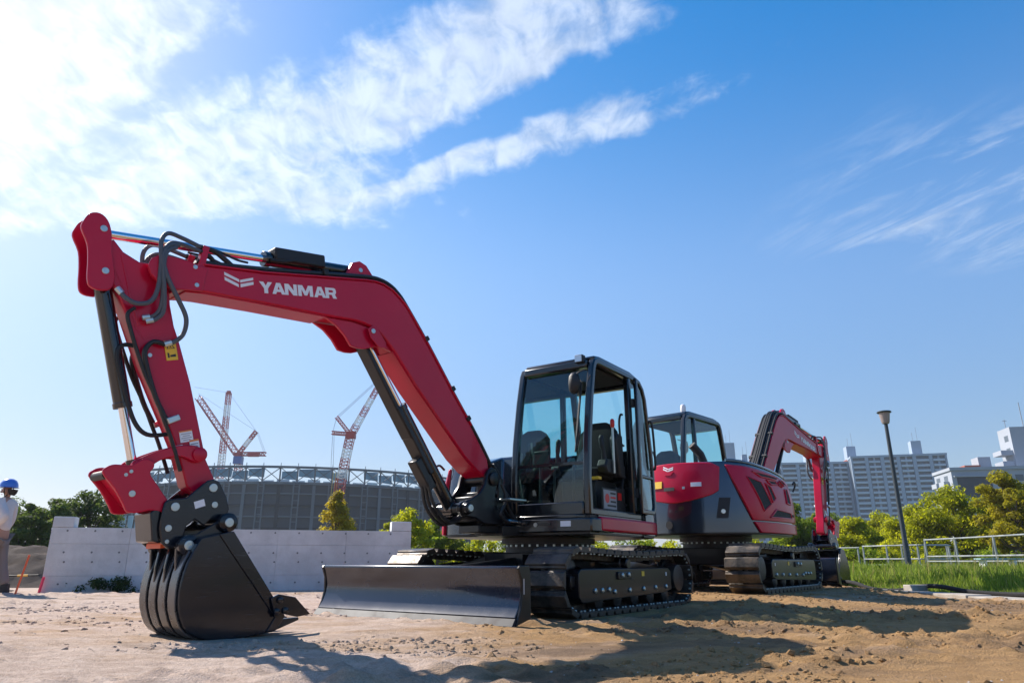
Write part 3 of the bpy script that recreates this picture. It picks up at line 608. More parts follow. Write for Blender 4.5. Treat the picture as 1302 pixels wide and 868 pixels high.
for k in range(1, 7): ringm('floor_slab', SR+0.9, k*zfac/7-0.35, k*zfac/7+0.1, SDK if k % 2 else SL)
ringm('parapet', SR+1.1, zfac-0.8, zfac, SL)
NP = 84
for k in range(NP):
    a = 2*PI*k/NP
    if not (A0 <= (a if a < PI else a-2*PI) <= A1): continue
    g = MB(); M_ = Matrix.Rotation(a, 4, 'Z')
    if k % 2 == 0:
        for dy_ in (-0.9, 0.9): g.bb(SR+1.2, SR+1.7, dy_-0.2, dy_+0.2, 0, zfac)
        for z_ in np.arange(1.5, zfac, 2.2): g.bb(SR+1.25, SR+1.6, -0.9, 0.9, z_, z_+0.25)
        g.obj('scaffold_bay', SL, stad, M_)
    else:
        g.bb(SR+0.95, SR+1.15, -0.5, 0.5, 0, zfac-1); g.obj('column', SDK if k % 4 == 1 else SL, stad, M_)
ringm('roof_ring', SR+1.5, zrim-0.7, zrim, SL)
for k in range(NP):
    a = 2*PI*k/NP
    if not (A0 <= (a if a < PI else a-2*PI) <= A1): continue
    M_ = Matrix.Rotation(a, 4, 'Z'); a2 = 2*PI/NP
    g = MB(); g.tube([(SR+0.8,0,zfac),(SR+1.0,0,zrim-0.3)], 0.28, 5); g.tube([(SR+0.8,0,zrim-0.3),(SR+0.8,0,zrim+1.0)], 0.12, 4)
    p_b = Vector(((SR+0.8)*math.cos(a2), (SR+0.8)*math.sin(a2), zrim-0.5)); g.tube([(SR+0.8,0,zfac+0.3), p_b], 0.16, 4)
    g.tube([(SR+0.8,0,zrim-0.5), (p_b.x, p_b.y, zfac+0.3)], 0.16, 4); g.obj('roof_truss', SL, stad, M_)
    if (k*7) % 5 != 0:
        g = MB(); f0, f1_ = (0.30, 0.85) if k % 3 else (0.15, 0.70)
        g.add([(SR-1.0,0,zfac+(zrim-zfac)*f0),(SR-1.0,-(SR-1.0)*a2*0.96,zfac+(zrim-zfac)*(f0+0.08)),(SR-1.4,-(SR-1.0)*a2*0.96,zfac+(zrim-zfac)*f1_),(SR-1.4,0,zfac+(zrim-zfac)*(f1_+0.05))], [(0,1,2,3)]); g.obj('safety_net', SN, stad, M_)
    g = MB(); g.bb(SR-6, SR-5.7, -2.0, 2.0, zfac+0.2, zfac+(zrim-zfac)*(0.30 if k % 2 else 0.22)); g.obj('roof_sheet', SW, stad, M_)

# ---------------------------------------------------------------- lattice cranes
CR = mat('crane_red', (0.42,0.02,0.015), 0.5); CW = mat('crane_white', (0.72,0.72,0.72), 0.5); CK = mat('crane_cable', (0.25,0.27,0.30), 0.5)
def lattice(parent, name, a, b, wd, nseg, m_, th=0.16, taper=1.0):
    a, b = Vector(a), Vector(b); d = (b-a); n_ = d.normalized(); sx = n_.cross(Vector((0,1,0))); sx = sx.normalized() if sx.length > 1e-3 else Vector((1,0,0)); sy = n_.cross(sx)
    g = MB(); cor = lambda i, k: a+d*(i/nseg)+(sx*(1 if k in (0,3) else -1)+sy*(1 if k < 2 else -1))*wd*0.5*(1+(taper-1)*i/nseg)
    for k in range(4): g.tube([cor(0,k), cor(nseg,k)], th, 4)
    for i in range(nseg):
        for k in range(4):
            g.tube([cor(i,k), cor(i+1,(k+1) % 4)], th*0.6, 3); g.tube([cor(i,k), cor(i,(k+1) % 4)], th*0.6, 3)
    return g.obj(name, m_, parent, smooth=0)
def striped(parent, name, a, b, wd, n, per_=3, th=0.16, first=0, t1=1.0):
    a, b = Vector(a), Vector(b)
    for i in range(n): lattice(parent, name, a.lerp(b, i/n), a.lerp(b, (i+1)/n), wd*(1+(t1-1)*i/n), per_, (CR, CW)[(i+first) % 2], th)
def cable(parent, a, b, r_=0.07): g = MB(); g.tube([a, b], r_, 4); g.obj('cable', CK, parent)
def crane(D, base_px, label):
    b = at_y(base_px[0], base_px[1], D); b.z = 0; c = empty('tower_crane', b); tag(c, label, 'crane', 'cranes at the stadium site')
    return c, lambda px, py, dD=0: at_y(px, py, D+dD)-b
# slender boom behind the stadium
c, q_ = crane(330, (276,606), 'slender red and white lattice crane boom rising straight beside the stadium')
striped(c, 'boom_section', q_(276,640), q_(291,499), 2.6, 9, 4, 0.20, 0, 0.7)
cable(c, q_(291,499), q_(247,492)); cable(c, q_(291,499), q_(326,548)); g = MB(); p_ = q_(291,499); g.box(p_, (1.6,1.6,1.6)); g.obj('boom_head', CR, c)
# short tower crane
c, q_ = crane(300, (304,640), 'short red tower crane with a blue cab and a white topped mast on the stadium')
striped(c, 'mast_section', q_(303,650), q_(303,590), 2.4, 4, 3, 0.2, 1); g = MB(); g.box(q_(303,585), (3.4,3.0,3.2)); g.obj('operator_cab', mat('crane_blue', (0.06,0.12,0.35), 0.4), c)
g = MB(); g.box(q_(303,578), (2.6,2.4,1.8)); g.obj('slewing_unit', CR, c)
lattice(c, 'jib', q_(301,577), q_(252,505), 2.2, 16, CR, 0.2); striped(c, 'gantry', q_(303,577), q_(326,548), 1.3, 3, 3, 0.2, 0)
lattice(c, 'counter_jib', q_(303,577), q_(338,577), 1.4, 8, CR, 0.26); g = MB(); g.box(q_(322,577.5), (4.5,2.0,1.8)); g.obj('counterweight', CR, c)
cable(c, q_(326,548), q_(336,576)); cable(c, q_(328,549), q_(338,576)); cable(c, q_(326,548), q_(252,500)); cable(c, q_(258,520), q_(280,552))
# luffing crane over the yellow tree
c, q_ = crane(225, (430,640), 'red and white luffing crane standing behind the conical yellow tree')
lattice(c, 'mast_base', q_(429,640), q_(434,608), 2.6, 5, CR, 0.17); striped(c, 'mast_section', q_(434,608), q_(445,557), 2.4, 4, 3, 0.15, 1); g = MB(); g.box(q_(446,553), (3.0,2.4,2.2)); g.obj('head_block', CR, c)
striped(c, 'jib_section', q_(447,552), q_(492,472), 1.9, 7, 3, 0.13, 0, 0.6)
lattice(c, 'strut', q_(446,553), q_(428,530), 1.0, 8, CR, 0.17); lattice(c, 'strut', q_(446,552), q_(422,550), 1.0, 8, CR, 0.17)
cable(c, q_(428,530), q_(490,474)); cable(c, q_(430,531), q_(491,475)); cable(c, q_(428,530), q_(423,550)); cable(c, q_(423,550), q_(420,610)); cable(c, q_(425,550), q_(423,610)); cable(c, q_(447,553), q_(425,640))
YC = mat('yellow_cable', (0.55,0.45,0.08), 0.6)
for px in (424, 427, 430):
    g = MB(); g.tube([q_(px,600), q_(px-5,645)], 0.10, 4); g.obj('yellow_cable', YC, c)
# scaffold tower with a platform at the left
c = empty('scaffold_tower', at_y(160, 714, 190)); tag(c, 'steel scaffold tower with a blue panelled base left of the stadium', 'scaffold'); o_ = c.location.copy()
SCB = mat('scaffold_blue_grey', (0.22,0.28,0.33), 0.6)
for px, t0, t1 in ((143,600,700),(152,640,700),(184,630,700)):
    lattice(c, 'scaffold_leg', at_y(px,t1,190)-o_, at_y(px+(4 if t0 == 600 else 0),t0,190)-o_, 1.5, 8, SCB, 0.14)
g = MB(); a_ = at_y(138,640,190)-o_; b_ = at_y(158,634,190)-o_; g.bb(a_.x,b_.x,-1.5,1.5,a_.z,b_.z); g.obj('platform', SCB, c)
for i in range(4):
    g = MB(); a_ = at_y(152+i*9.2,672,191)-o_; b_ = at_y(160.5+i*9.2,655,191)-o_; g.bb(a_.x,b_.x,0.8,1.2,a_.z,b_.z); g.obj('panel', mat('site_panel_blue', (0.30,0.45,0.55), 0.5), c)

# ---------------------------------------------------------------- apartment blocks
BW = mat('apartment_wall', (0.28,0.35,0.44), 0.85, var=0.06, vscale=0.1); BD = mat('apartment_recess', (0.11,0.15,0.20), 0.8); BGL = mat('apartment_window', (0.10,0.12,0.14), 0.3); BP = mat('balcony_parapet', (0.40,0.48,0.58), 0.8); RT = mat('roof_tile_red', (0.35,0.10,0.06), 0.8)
bal = MB(); bal.bb(-0.40,0.40,-1.3,0.0,-0.12,0.10); bal.bb(-0.40,0.40,-1.35,-1.2,0.10,1.10); BAL = bal.mesh('balcony', BP, 0)
win = MB(); win.bb(-0.36,0.36,-0.02,0.0,0.15,2.2); WIN = win.mesh('window', BGL, 0)
def block(label, px0, px1, top0, top1, D0, D1, bays, floors, fh=2.9, depth=16, name='apartment_block', wide=1.0):
    a, b = at_y(px0, 712, D0), at_y(px1, 712, D1); H_ = 0.5*(at_y(px0, top0, D0).z+at_y(px1, top1, D1).z)
    a.z = b.z = 0; d = b-a; L_ = d.length; t_ = empty(name, a, math.atan2(d.y, d.x)); tag(t_, label, 'building', 'apartment blocks beyond the trees')
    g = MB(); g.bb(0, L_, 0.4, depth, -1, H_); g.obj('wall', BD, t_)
    g = MB(); g.bb(-0.2, L_+0.2, -1.0, depth+0.2, H_, H_+1.2); g.obj('roof_parapet', BW, t_)
    bw = L_/bays; fh = H_/floors
    for i in range(bays+1):
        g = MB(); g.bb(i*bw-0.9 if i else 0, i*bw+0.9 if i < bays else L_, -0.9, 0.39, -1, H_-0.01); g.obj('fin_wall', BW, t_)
    for i in range(bays):
        g = MB(); xm = (i+0.5)*bw; g.bb(xm-bw*0.06, xm+bw*0.06, -0.25, 0.39, -1, H_-0.02) if i % 2 else None
        if i % 2: g.obj('pilaster', BW, t_)
        for f in range(floors):
            sc3_ = (bw-1.9)*(1.0 if i % 2 == 0 else 0.94); Mt = Matrix.Translation((xm, 0.38, f*fh)) @ Matrix.Diagonal((sc3_/0.8, 1, fh/2.9, 1))
            link('balcony', BAL, t_, Mt)
            for s_ in (-1, 1): link('window', WIN, t_, Matrix.Translation((xm+s_*bw*0.20, 0.39, f*fh+0.1)) @ Matrix.Diagonal((bw*0.30/0.72, 1, fh/2.9, 1)))
    return t_, a, H_
def penthouse(t_, px0, px1, ytop, D, H_, m_=BW, dy_=4):
    o = Vector(t_.location); a, b = at_y(px0, ytop, D), at_y(px1, ytop, D); zt_ = a.z
    inv = Matrix.Rotation(-t_.rotation_euler.z, 3, 'Z'); pa_, pb_ = inv @ (a-o), inv @ (b-o)
    g = MB(); g.bb(pa_.x, pb_.x, dy_, dy_+6, H_-0.5, zt_); g.obj('roof_tower', m_, t_)
    g = MB(); xm = (pa_.x+pb_.x)/2; g.tube([(xm-0.8,dy_+2,zt_),(xm-0.8,dy_+2,zt_+5)],0.10,4); g.tube([(xm+1.5,dy_+2,zt_),(xm+1.5,dy_+2,zt_+8)],0.09,4); g.obj('antenna', CK, t_)
t_, a, H_ = block('grey apartment block with balconies behind the boom of the rear excavator', 905, 1003, 590, 590, 420, 415, 4, 20)
penthouse(t_, 919, 934, 562, 420, H_); penthouse(t_, 945, 950, 577, 420, H_)
t_, a, H_ = block('long grey apartment block with balconies and a red tiled roof house', 1006, 1096, 592, 588, 412, 406, 4, 20)
penthouse(t_, 1023, 1034, 567, 412, H_); penthouse(t_, 1078, 1089, 566, 406, H_)
g = MB(); w_r = at_y(1078, 583, 406)-Vector(t_.location); L_ = 12; g.add([(w_r.x-2,-0.5,H_+1.2),(w_r.x+L_,-0.5,H_+1.2),(w_r.x+L_,9,H_+1.2),(w_r.x-2,9,H_+1.2),(w_r.x+2,4,H_+3.6),(w_r.x+L_-4,4,H_+3.6)], [(0,1,5,4),(1,2,5),(2,3,4,5),(3,0,4),(0,3,2,1)]); g.obj('tiled_roof', RT, t_)
t_, a, H_ = block('long grey apartment block with balconies behind the lamp post', 1100, 1228, 584, 577, 398, 385, 6, 20)
penthouse(t_, 1158, 1170, 560, 392, H_)

# white building at the right with its tall stair tower
D_ = 165; a = at_y(1230, 712, D_); a.z = 0; wb_ = empty('white_building', a, R(-12)); tag(wb_, 'white building with a top floor recess painted dark and a tall stair tower', 'building')
WB = mat('white_render', (0.33,0.36,0.41), 0.8, var=0.05, vscale=0.2); H_ = at_y(1215, 598, D_).z
Lw = (1290-1230)/FPX*D_*1.02
g = MB(); g.bb(0,Lw+14,0,11,-1,H_); g.obj('wall', WB, wb_); g = MB(); g.bb(-0.3,Lw+14.3,-0.3,11.3,H_,H_+0.7); g.obj('roof_parapet', WB, wb_)
g = MB(); g.bb(1.0,8.2,-0.06,0.0-0.001,H_-6.2,H_-1.6); g.obj('recess_shade_panel', mat('painted_recess_shade', (0.035,0.045,0.06), 0.3), wb_)  # flat dark panel on the wall face, its colour standing in for recess shade
g = MB(); g.bb(0.4,8.8,-0.5,-0.07,H_-1.55,H_-1.2); g.obj('recess_canopy', WB, wb_)
for f in range(5):
    for j in range(2):
        g = MB(); g.bb(-1.2,-0.001,2.0+j*5,5.2+j*5,H_-3.4-f*3.2,H_-2.3-f*3.2); g.obj('balcony', WB, wb_)
        g = MB(); g.bb(-0.02,-0.001,2.4+j*5,4.8+j*5,H_-2.2-f*3.2,H_-0.9-f*3.2); g.obj('window', BGL, wb_)
for f in range(5):
    for j in range(6):
        if f < 2 and j < 4: continue
        g = MB(); g.bb(1.2+j*3.0,2.9+j*3.0,-0.03,-0.001,H_-2.6-f*3.2,H_-1.2-f*3.2); g.obj('window', BGL, wb_)
tw = at_y(1274, 546, D_+6)-a; inv = Matrix.Rotation(R(12), 3, 'Z'); tw = inv @ tw
g = MB(); g.bb(tw.x,tw.x+6.5,6,12.5,H_-1,tw.z); g.obj('stair_tower', WB, wb_)
for f in range(3):
    g = MB(); g.bb(tw.x-2.6,tw.x-0.01,6.5,11,tw.z-6.6-f*2.6,tw.z-5.5-f*2.6); g.obj('stair_landing', WB, wb_)
    g = MB(); g.bb(tw.x-0.02,tw.x-0.001,7.5,9.5,tw.z-3.2-f*3.0,tw.z-1.8-f*3.0); g.obj('window', BGL, wb_)
g = MB(); g.tube([(tw.x+4.5,9,tw.z),(tw.x+4.5,9,tw.z+6.5)],0.10,4); g.tube([(tw.x-0.6+1.2,9,tw.z),(tw.x+0.6,9,tw.z+2.4)],0.07,4); g.box((tw.x+0.6,9,tw.z+2.0),(1.0,0.1,0.1)); g.obj('antenna', CK, wb_)
g = MB(); g.bb(tw.x-8.5,tw.x-5.8,5,9,H_,H_+3.6); g.obj('roof_box', WB, wb_); g = MB(); g.bb(tw.x-12,tw.x-8.6,4,10,H_+0.7,H_+1.6); g.obj('roof_plant', RT, wb_)

# ---------------------------------------------------------------- worker
def skin(name, joints, edges, m_, parent, sub=2, root_i=0):
    me = bpy.data.meshes.new(name); me.from_pydata([j[:3] for j in joints], edges, []); o = link(name, me, parent)
    md = o.modifiers.new('skin', 'SKIN'); md.use_smooth_shade = True; lay = me.skin_vertices[0].data
    for i, j in enumerate(joints):
        r_ = j[3]; lay[i].radius = r_ if isinstance(r_, tuple) else (r_, r_); lay[i].use_root = (i == root_i)
    s_ = o.modifiers.new('sub', 'SUBSURF'); s_.levels = sub; s_.render_levels = sub; me.materials.append(m_); return o
wp_ = at_z(-17, 757, 0.0)
man = empty('person', (wp_.x, wp_.y, 0), R(185)); tag(man, 'person in blue helmet and white jacket, hand on hip, beside the soil heap', 'person')
SKINM = mat('skin_tone', (0.42,0.23,0.16), 0.5); JKT = mat('white_jacket', (0.62,0.57,0.54), 0.85, var=0.06, vscale=6, bump=0.5, bscale=9); TRS = mat('grey_trousers', (0.20,0.17,0.155), 0.9, bump=0.4, bscale=10); HLM = mat('blue_helmet', (0.05,0.16,0.55), 0.3, coat=0.4); BOOT = mat('dark_boot', (0.03,0.027,0.025), 0.7)
# facing +x, left hand side +y
body = [(0,0,0.93,(0.11,0.14)),(0,0,1.10,(0.10,0.13)),(0.0,0,1.30,(0.11,0.16)),(0.0,0,1.41,(0.08,0.12)),(0.01,0,1.49,(0.052,0.052)),(0.03,0,1.58,(0.075,0.068)),(0.03,0,1.67,(0.08,0.072)),
        (0.0,0.19,1.39,0.058),(-0.20,0.27,1.18,0.042),(0.02,0.22,1.00,0.030),(0.06,0.19,0.97,0.030),
        (0.0,-0.19,1.39,0.058),(0.02,-0.25,1.13,0.042),(0.14,-0.24,0.90,0.030),(0.17,-0.235,0.83,0.030),
        (0.0,0.09,0.86,0.085),(0.10,0.10,0.48,0.058),(0.06,0.10,0.10,0.042),(0.17,0.11,0.04,0.035),
        (0.0,-0.09,0.86,0.085),(-0.06,-0.10,0.48,0.058),(-0.18,-0.10,0.11,0.042),(-0.08,-0.11,0.04,0.035)]
be = [(0,1),(1,2),(2,3),(3,4),(4,5),(5,6),(3,7),(7,8),(8,9),(9,10),(3,11),(11,12),(12,13),(13,14),(0,15),(15,16),(16,17),(17,18),(0,19),(19,20),(20,21),(21,22)]
for hand, tipd in ((10, Vector((0.5,-0.5,-0.6))), (14, Vector((0.35,0.05,-0.9)))):
    base_ = Vector(body[hand][:3]); d_ = tipd.normalized(); sd2 = d_.cross(Vector((1,0.2,0.3))).normalized()
    for k, ln in enumerate((0.062,0.075,0.080,0.074,0.058)):
        off_ = sd2*(k-2)*0.019; i0 = len(body)
        if k == 0: d2_ = (d_+sd2*-0.9).normalized()
        else: d2_ = d_
        body.append((*(base_+off_+d2_*ln*0.55), 0.0095)); body.append((*(base_+off_+(d2_+Vector((0.35,0,0))).normalized()*ln), 0.008)); be += [(hand, i0), (i0, i0+1)]
skin('body', body, be, SKINM, man)
jk = [(0,0,0.94,(0.135,0.175)),(0,0,1.08,(0.130,0.165)),(0.0,0,1.27,(0.135,0.185)),(0.0,0,1.41,(0.095,0.14)),(0.005,0,1.475,(0.066,0.068)),(-0.01,0.20,1.395,0.082),(-0.21,0.28,1.18,0.072),(-0.04,0.235,1.035,0.054),(0.0,-0.20,1.395,0.082),(0.02,-0.26,1.13,0.068),(0.12,-0.245,0.93,0.052)]
skin('jacket', jk, [(0,1),(1,2),(2,3),(3,4),(3,5),(5,6),(6,7),(3,8),(8,9),(9,10)], JKT, man)
skin('trousers', [(0,0,0.93,(0.120,0.155)),(0.0,0.09,0.84,0.105),(0.10,0.10,0.48,0.082),(0.06,0.10,0.12,0.072),(0.0,-0.09,0.84,0.105),(-0.06,-0.10,0.48,0.082),(-0.18,-0.10,0.14,0.072)], [(0,1),(1,2),(2,3),(0,4),(4,5),(5,6)], TRS, man)
for bx2, by2 in ((0.06,0.10),(-0.18,-0.10)):
    g = MB(); rows_ = []
    for (z_, x0_, x1_, hw_) in ((0.0,-0.09,0.20,0.052),(0.03,-0.09,0.205,0.055),(0.07,-0.085,0.17,0.052),(0.11,-0.075,0.08,0.048),(0.17,-0.07,0.065,0.05)):
        rows_.append([(bx2+(x0_+x1_)/2+(x1_-x0_)/2*math.cos(2*PI*k/16), by2+hw_*math.sin(2*PI*k/16), z_) for k in range(16)])
    vs = [p for r_ in rows_ for p in r_]; g.add(vs, [(i*16+k, i*16+(k+1) % 16, (i+1)*16+(k+1) % 16, (i+1)*16+k) for i in range(4) for k in range(16)]+[tuple(range(16)), tuple(range(64,80))]); g.obj('boot', BOOT, man, smooth=60)
g = MB(); g.lathe([(0.150,1.645),(0.132,1.65),(0.130,1.68),(0.120,1.72),(0.095,1.76),(0.055,1.785),(0.01,1.79)], (0.015,0,0), 'z', 24); g.box((0.145,0,1.652),(0.07,0.17,0.012)); g.obj('helmet', HLM, man, bevel=0.004)
g = MB(); g.tube([(0.0,0.125,1.66),(0.02,0.085,1.57),(0.05,0.0,1.505),(0.02,-0.085,1.57),(0.0,-0.125,1.66)],0.008,6); g.obj('chin_strap', INK, man)
g = MB(); g.tube([(-0.06,0,1.62),(-0.055,0,1.57),(-0.045,0,1.53)],[0.075,0.07,0.05],12); g.obj('hair', mat('dark_hair',(0.012,0.010,0.009),0.6), man)
g = MB(); g.add([(0.102,-0.014,1.565),(0.102,0.014,1.565),(0.13,0.0,1.57),(0.105,0.0,1.625)], [(0,2,1),(0,3,2),(1,2,3),(0,1,3)]); g.obj('nose', SKINM, man)
for s_ in (-1, 1):
    g = MB(); g.lathe([(0.004,-0.006),(0.010,0),(0.004,0.006)], (0.098,s_*0.03,1.615), 'x', 8); g.obj('eye', INK, man)
    g = MB(); g.lathe([(0.012,-0.008),(0.026,0),(0.012,0.008)], (0.02,s_*0.078,1.60), 'y', 10); g.obj('ear', SKINM, man)
g = MB(); g.bb(0.096,0.102,-0.022,0.022,1.535,1.542); g.obj('mouth', REDP, man)

# ---------------------------------------------------------------- thin haze over the whole site
hm = bpy.data.materials.new('thin_haze'); hm.use_nodes = True; ht = hm.node_tree; ht.nodes.clear()
ho_ = ht.nodes.new('ShaderNodeOutputMaterial'); hv = ht.nodes.new('ShaderNodeVolumePrincipled'); hv.inputs['Color'].default_value = (0.80, 0.88, 1.0, 1); hv.inputs['Density'].default_value = 0.00022; hv.inputs['Anisotropy'].default_value = 0.2
ht.links.new(hv.outputs[0], ho_.inputs['Volume'])
g = MB(); g.bb(-3300, 3300, -3300, 3300, -1.3, 95.0); hz_o = g.obj('haze', hm, smooth=0); tag(hz_o, 'thin pale haze over the whole site', 'haze', kind='stuff')
# ------------------------------------------------------------------ excavators
BOOM = [(3.397,1.365),(3.234,1.38),(2.725,1.475),(2.124,1.62),(1.697,1.722),(1.60,1.738),(1.511,1.738),(1.40,1.712),(1.322,1.67),(1.24,1.615),(1.186,1.567),(0.912,1.263),(0.525,0.802),(0.279,0.526),(0.027,0.21),(0.0,0.10),(0.05,0.02),(0.166,0.074),(0.351,0.2),(0.7,0.515),(1.034,0.816),(1.326,1.112),(1.447,1.21),(1.52,1.258),(1.61,1.287),(1.70,1.30),(1.799,1.30),(2.092,1.268),(2.696,1.218),(3.181,1.172),(3.336,1.146),(3.42,1.115)]
BRACK = [(2.092,1.262),(1.799,1.292),(1.61,1.279),(1.447,1.202),(1.326,1.105),(1.47,1.134),(1.569,1.096),(1.65,1.065),(1.72,1.055),(1.80,1.06),(1.875,1.145),(1.97,1.215)]
ARM = [(3.90,1.36),(3.865,1.405),(3.787,1.331),(3.666,1.288),(3.60,1.30),(3.50,1.27),(3.431,1.158),(3.405,1.02),(3.354,0.865),(3.305,0.766),(3.174,0.458),(3.057,0.125),(2.98,-0.094),(2.895,-0.233),(2.885,-0.302),(2.93,-0.345),(2.99,-0.345),(3.06,-0.33),(3.10,-0.295),(3.205,-0.036),(3.318,0.165),(3.520,0.509),(3.700,0.871),(3.780,1.022),(3.83,1.08),(3.87,1.22)]
LINK = [(3.69,-0.26),(3.669,-0.217),(3.618,-0.196),(3.519,-0.192),(3.449,-0.142),(3.379,-0.151),(3.368,-0.193),(3.387,-0.238),(3.329,-0.308),(3.245,-0.405),(3.187,-0.434),(3.165,-0.465),(3.187,-0.508),(3.276,-0.492),(3.35,-0.485),(3.43,-0.505),(3.5,-0.503),(3.533,-0.454),(3.603,-0.355)]
COUP = [(3.224,-0.403),(3.127,-0.386),(3.016,-0.278),(2.985,-0.253),(2.945,-0.243),(2.905,-0.255),(2.885,-0.28),(2.831,-0.367),(2.802,-0.451),(2.815,-0.50),(2.86,-0.52),(2.935,-0.53),(2.976,-0.576),(3.05,-0.535),(3.1,-0.58),(3.115,-0.66),(3.15,-0.72),(3.2,-0.742),(3.256,-0.701),(3.285,-0.60),(3.281,-0.492),(3.274,-0.428),(3.255,-0.41)]
BKT = [(2.36,-1.205),(2.425,-1.306),(2.653,-1.332),(2.80,-1.335),(2.908,-1.333),(2.96,-1.322),(3.003,-1.307),(3.065,-1.274),(3.10,-1.235),(3.125,-1.185),(3.145,-1.13),(3.155,-1.076),(3.158,-1.02),(3.156,-0.963),(3.147,-0.90),(3.131,-0.834),(3.1,-0.753),(3.057,-0.664),(2.831,-0.616)]
LETTERS = {
 'Y': (1.0, [[(0,1),(.33,1),(.5,.68),(.67,1),(1,1),(.65,.42),(.65,0),(.35,0),(.35,.42)]]),
 'A': (1.04, [[(0,0),(.28,0),(.35,.2),(.42,.42),(.5,.70),(.5,1),(.34,1)],[(1,0),(.66,1),(.5,1),(.5,.70),(.58,.42),(.65,.2),(.72,0)],[(.35,.2),(.65,.2),(.58,.42),(.42,.42)]]),
 'N': (1.0, [[(0,0),(.28,0),(.28,.56),(.66,0),(1,0),(1,1),(.72,1),(.72,.44),(.34,1),(0,1)]]),
 'M': (1.25, [[(0,0),(.23,0),(.23,.60),(.41,.08),(.59,.08),(.77,.60),(.77,0),(1,0),(1,1),(.69,1),(.5,.46),(.31,1),(0,1)]]),
 'R': (1.0, [[(0,0),(.3,0),(.3,.34),(.3,.56),(.3,.78),(.3,1),(0,1)],[(.3,.78),(.62,.78),(.70,.71),(.96,.78),(.90,.94),(.78,1),(.3,1)],[(.3,.34),(.54,.34),(.85,.38),(.96,.55),(.96,.78),(.70,.71),(.70,.62),(.62,.56),(.3,.56)],[(.54,.34),(.66,0),(1,0),(.85,.38)]])}
CHEV = [[(0,1),(.5,.56),(.5,.36),(0,.78)],[(.53,.53),(1,.78),(1,.60),(.53,.34)],[(0,.66),(.47,.22),(.47,.0),(0,.42)],[(.53,.24),(1,.48),(1,.28),(.53,.0)]]

def rounded(poly, sub=3):
    n = len(poly); out = []
    for i in range(n):
        a, b, c, d = (Vector(poly[(i+k) % n]) for k in (-1, 0, 1, 2))
        for k in range(sub):
            u = k/sub; out.append(tuple(0.5*((2*b)+(c-a)*u+(2*a-5*b+4*c-d)*u*u+(3*b-a-3*c+d)*u**3)))
    return out
def rot2(a): return Matrix.Rotation(-a, 4, 'Y')
def patch(mb, fn, na, nv, off=0.02):
    """fn(a,v,off)->point; a shell with a skirt back to the surface"""
    vs = []; fs = []
    for lay in (off, -0.004):
        for j in range(nv+1):
            for i in range(na+1): vs.append(fn(i/na, j/nv, lay))
    W = na+1; N = W*(nv+1)
    for j in range(nv):
        for i in range(na): fs.append((j*W+i, j*W+i+1, (j+1)*W+i+1, (j+1)*W+i))
    bd = [i for i in range(na)] + [j*W+na for j in range(nv)] + [nv*W+i for i in range(na, 0, -1)] + [j*W for j in range(nv, 0, -1)]
    for k in range(len(bd)):
        a, b = bd[k], bd[(k+1) % len(bd)]; fs.append((a, N+a, N+b, b))
    mb.add(vs, fs); return mb

PLAN = smooth_path([(-0.45,1.05,0),(-0.70,1.05,0),(-0.86,1.0,0),(-1.10,0.76,0),(-1.27,0.45,0),(-1.34,0.0,0),(-1.27,-0.45,0),(-1.10,-0.78,0),(-0.86,-0.97,0),(-0.57,-1.05,0),(-0.10,-1.08,0),(0.35,-1.06,0),(0.64,-1.0,0),(0.82,-0.90,0),(0.90,-0.74,0),(0.90,-0.42,0)], 6)
PL = [0.0]
for i in range(1, len(PLAN)): PL.append(PL[-1]+(PLAN[i]-PLAN[i-1]).length)
PLT = PL[-1]
def plan(u):
    u = max(0.0, min(PLT-1e-4, u)); i = 0
    while PL[i+1] < u: i += 1
    k = (u-PL[i])/(PL[i+1]-PL[i]); p = PLAN[i].lerp(PLAN[i+1], k)
    tg = PLAN[min(i+2, len(PLAN)-1)]-PLAN[max(i-1, 0)]; tg.normalize()
    return p, Vector((-tg.y, tg.x, 0)) * -1.0
def u_at(x, right=True):
    best = None
    for i, p in enumerate(PLAN):
        if right and p.y > 0 or (not right and p.y < 0): continue
        d = abs(p.x-x)
        if best is None or d < best[0]: best = (d, PL[i])
    return best[1]
U_MID = next(PL[i] for i, p in enumerate(PLAN) if p.y <= 0.001)
def ztop(u): return 1.78 - 0.24*max(0.0, (u-U_MID-0.9)/(PLT-U_MID-0.9))**1.3
def hp(u, z, off=0.0):
    p, n = plan(u); ins = 0.11*max(0.0, (z-0.95)/0.9)**1.7
    # flip outward
    c = Vector((-0.1, 0, 0)); n = n if (p-c).dot(n) > 0 else -n
    q_ = p + n*(off-ins); return Vector((q_.x, q_.y, z))

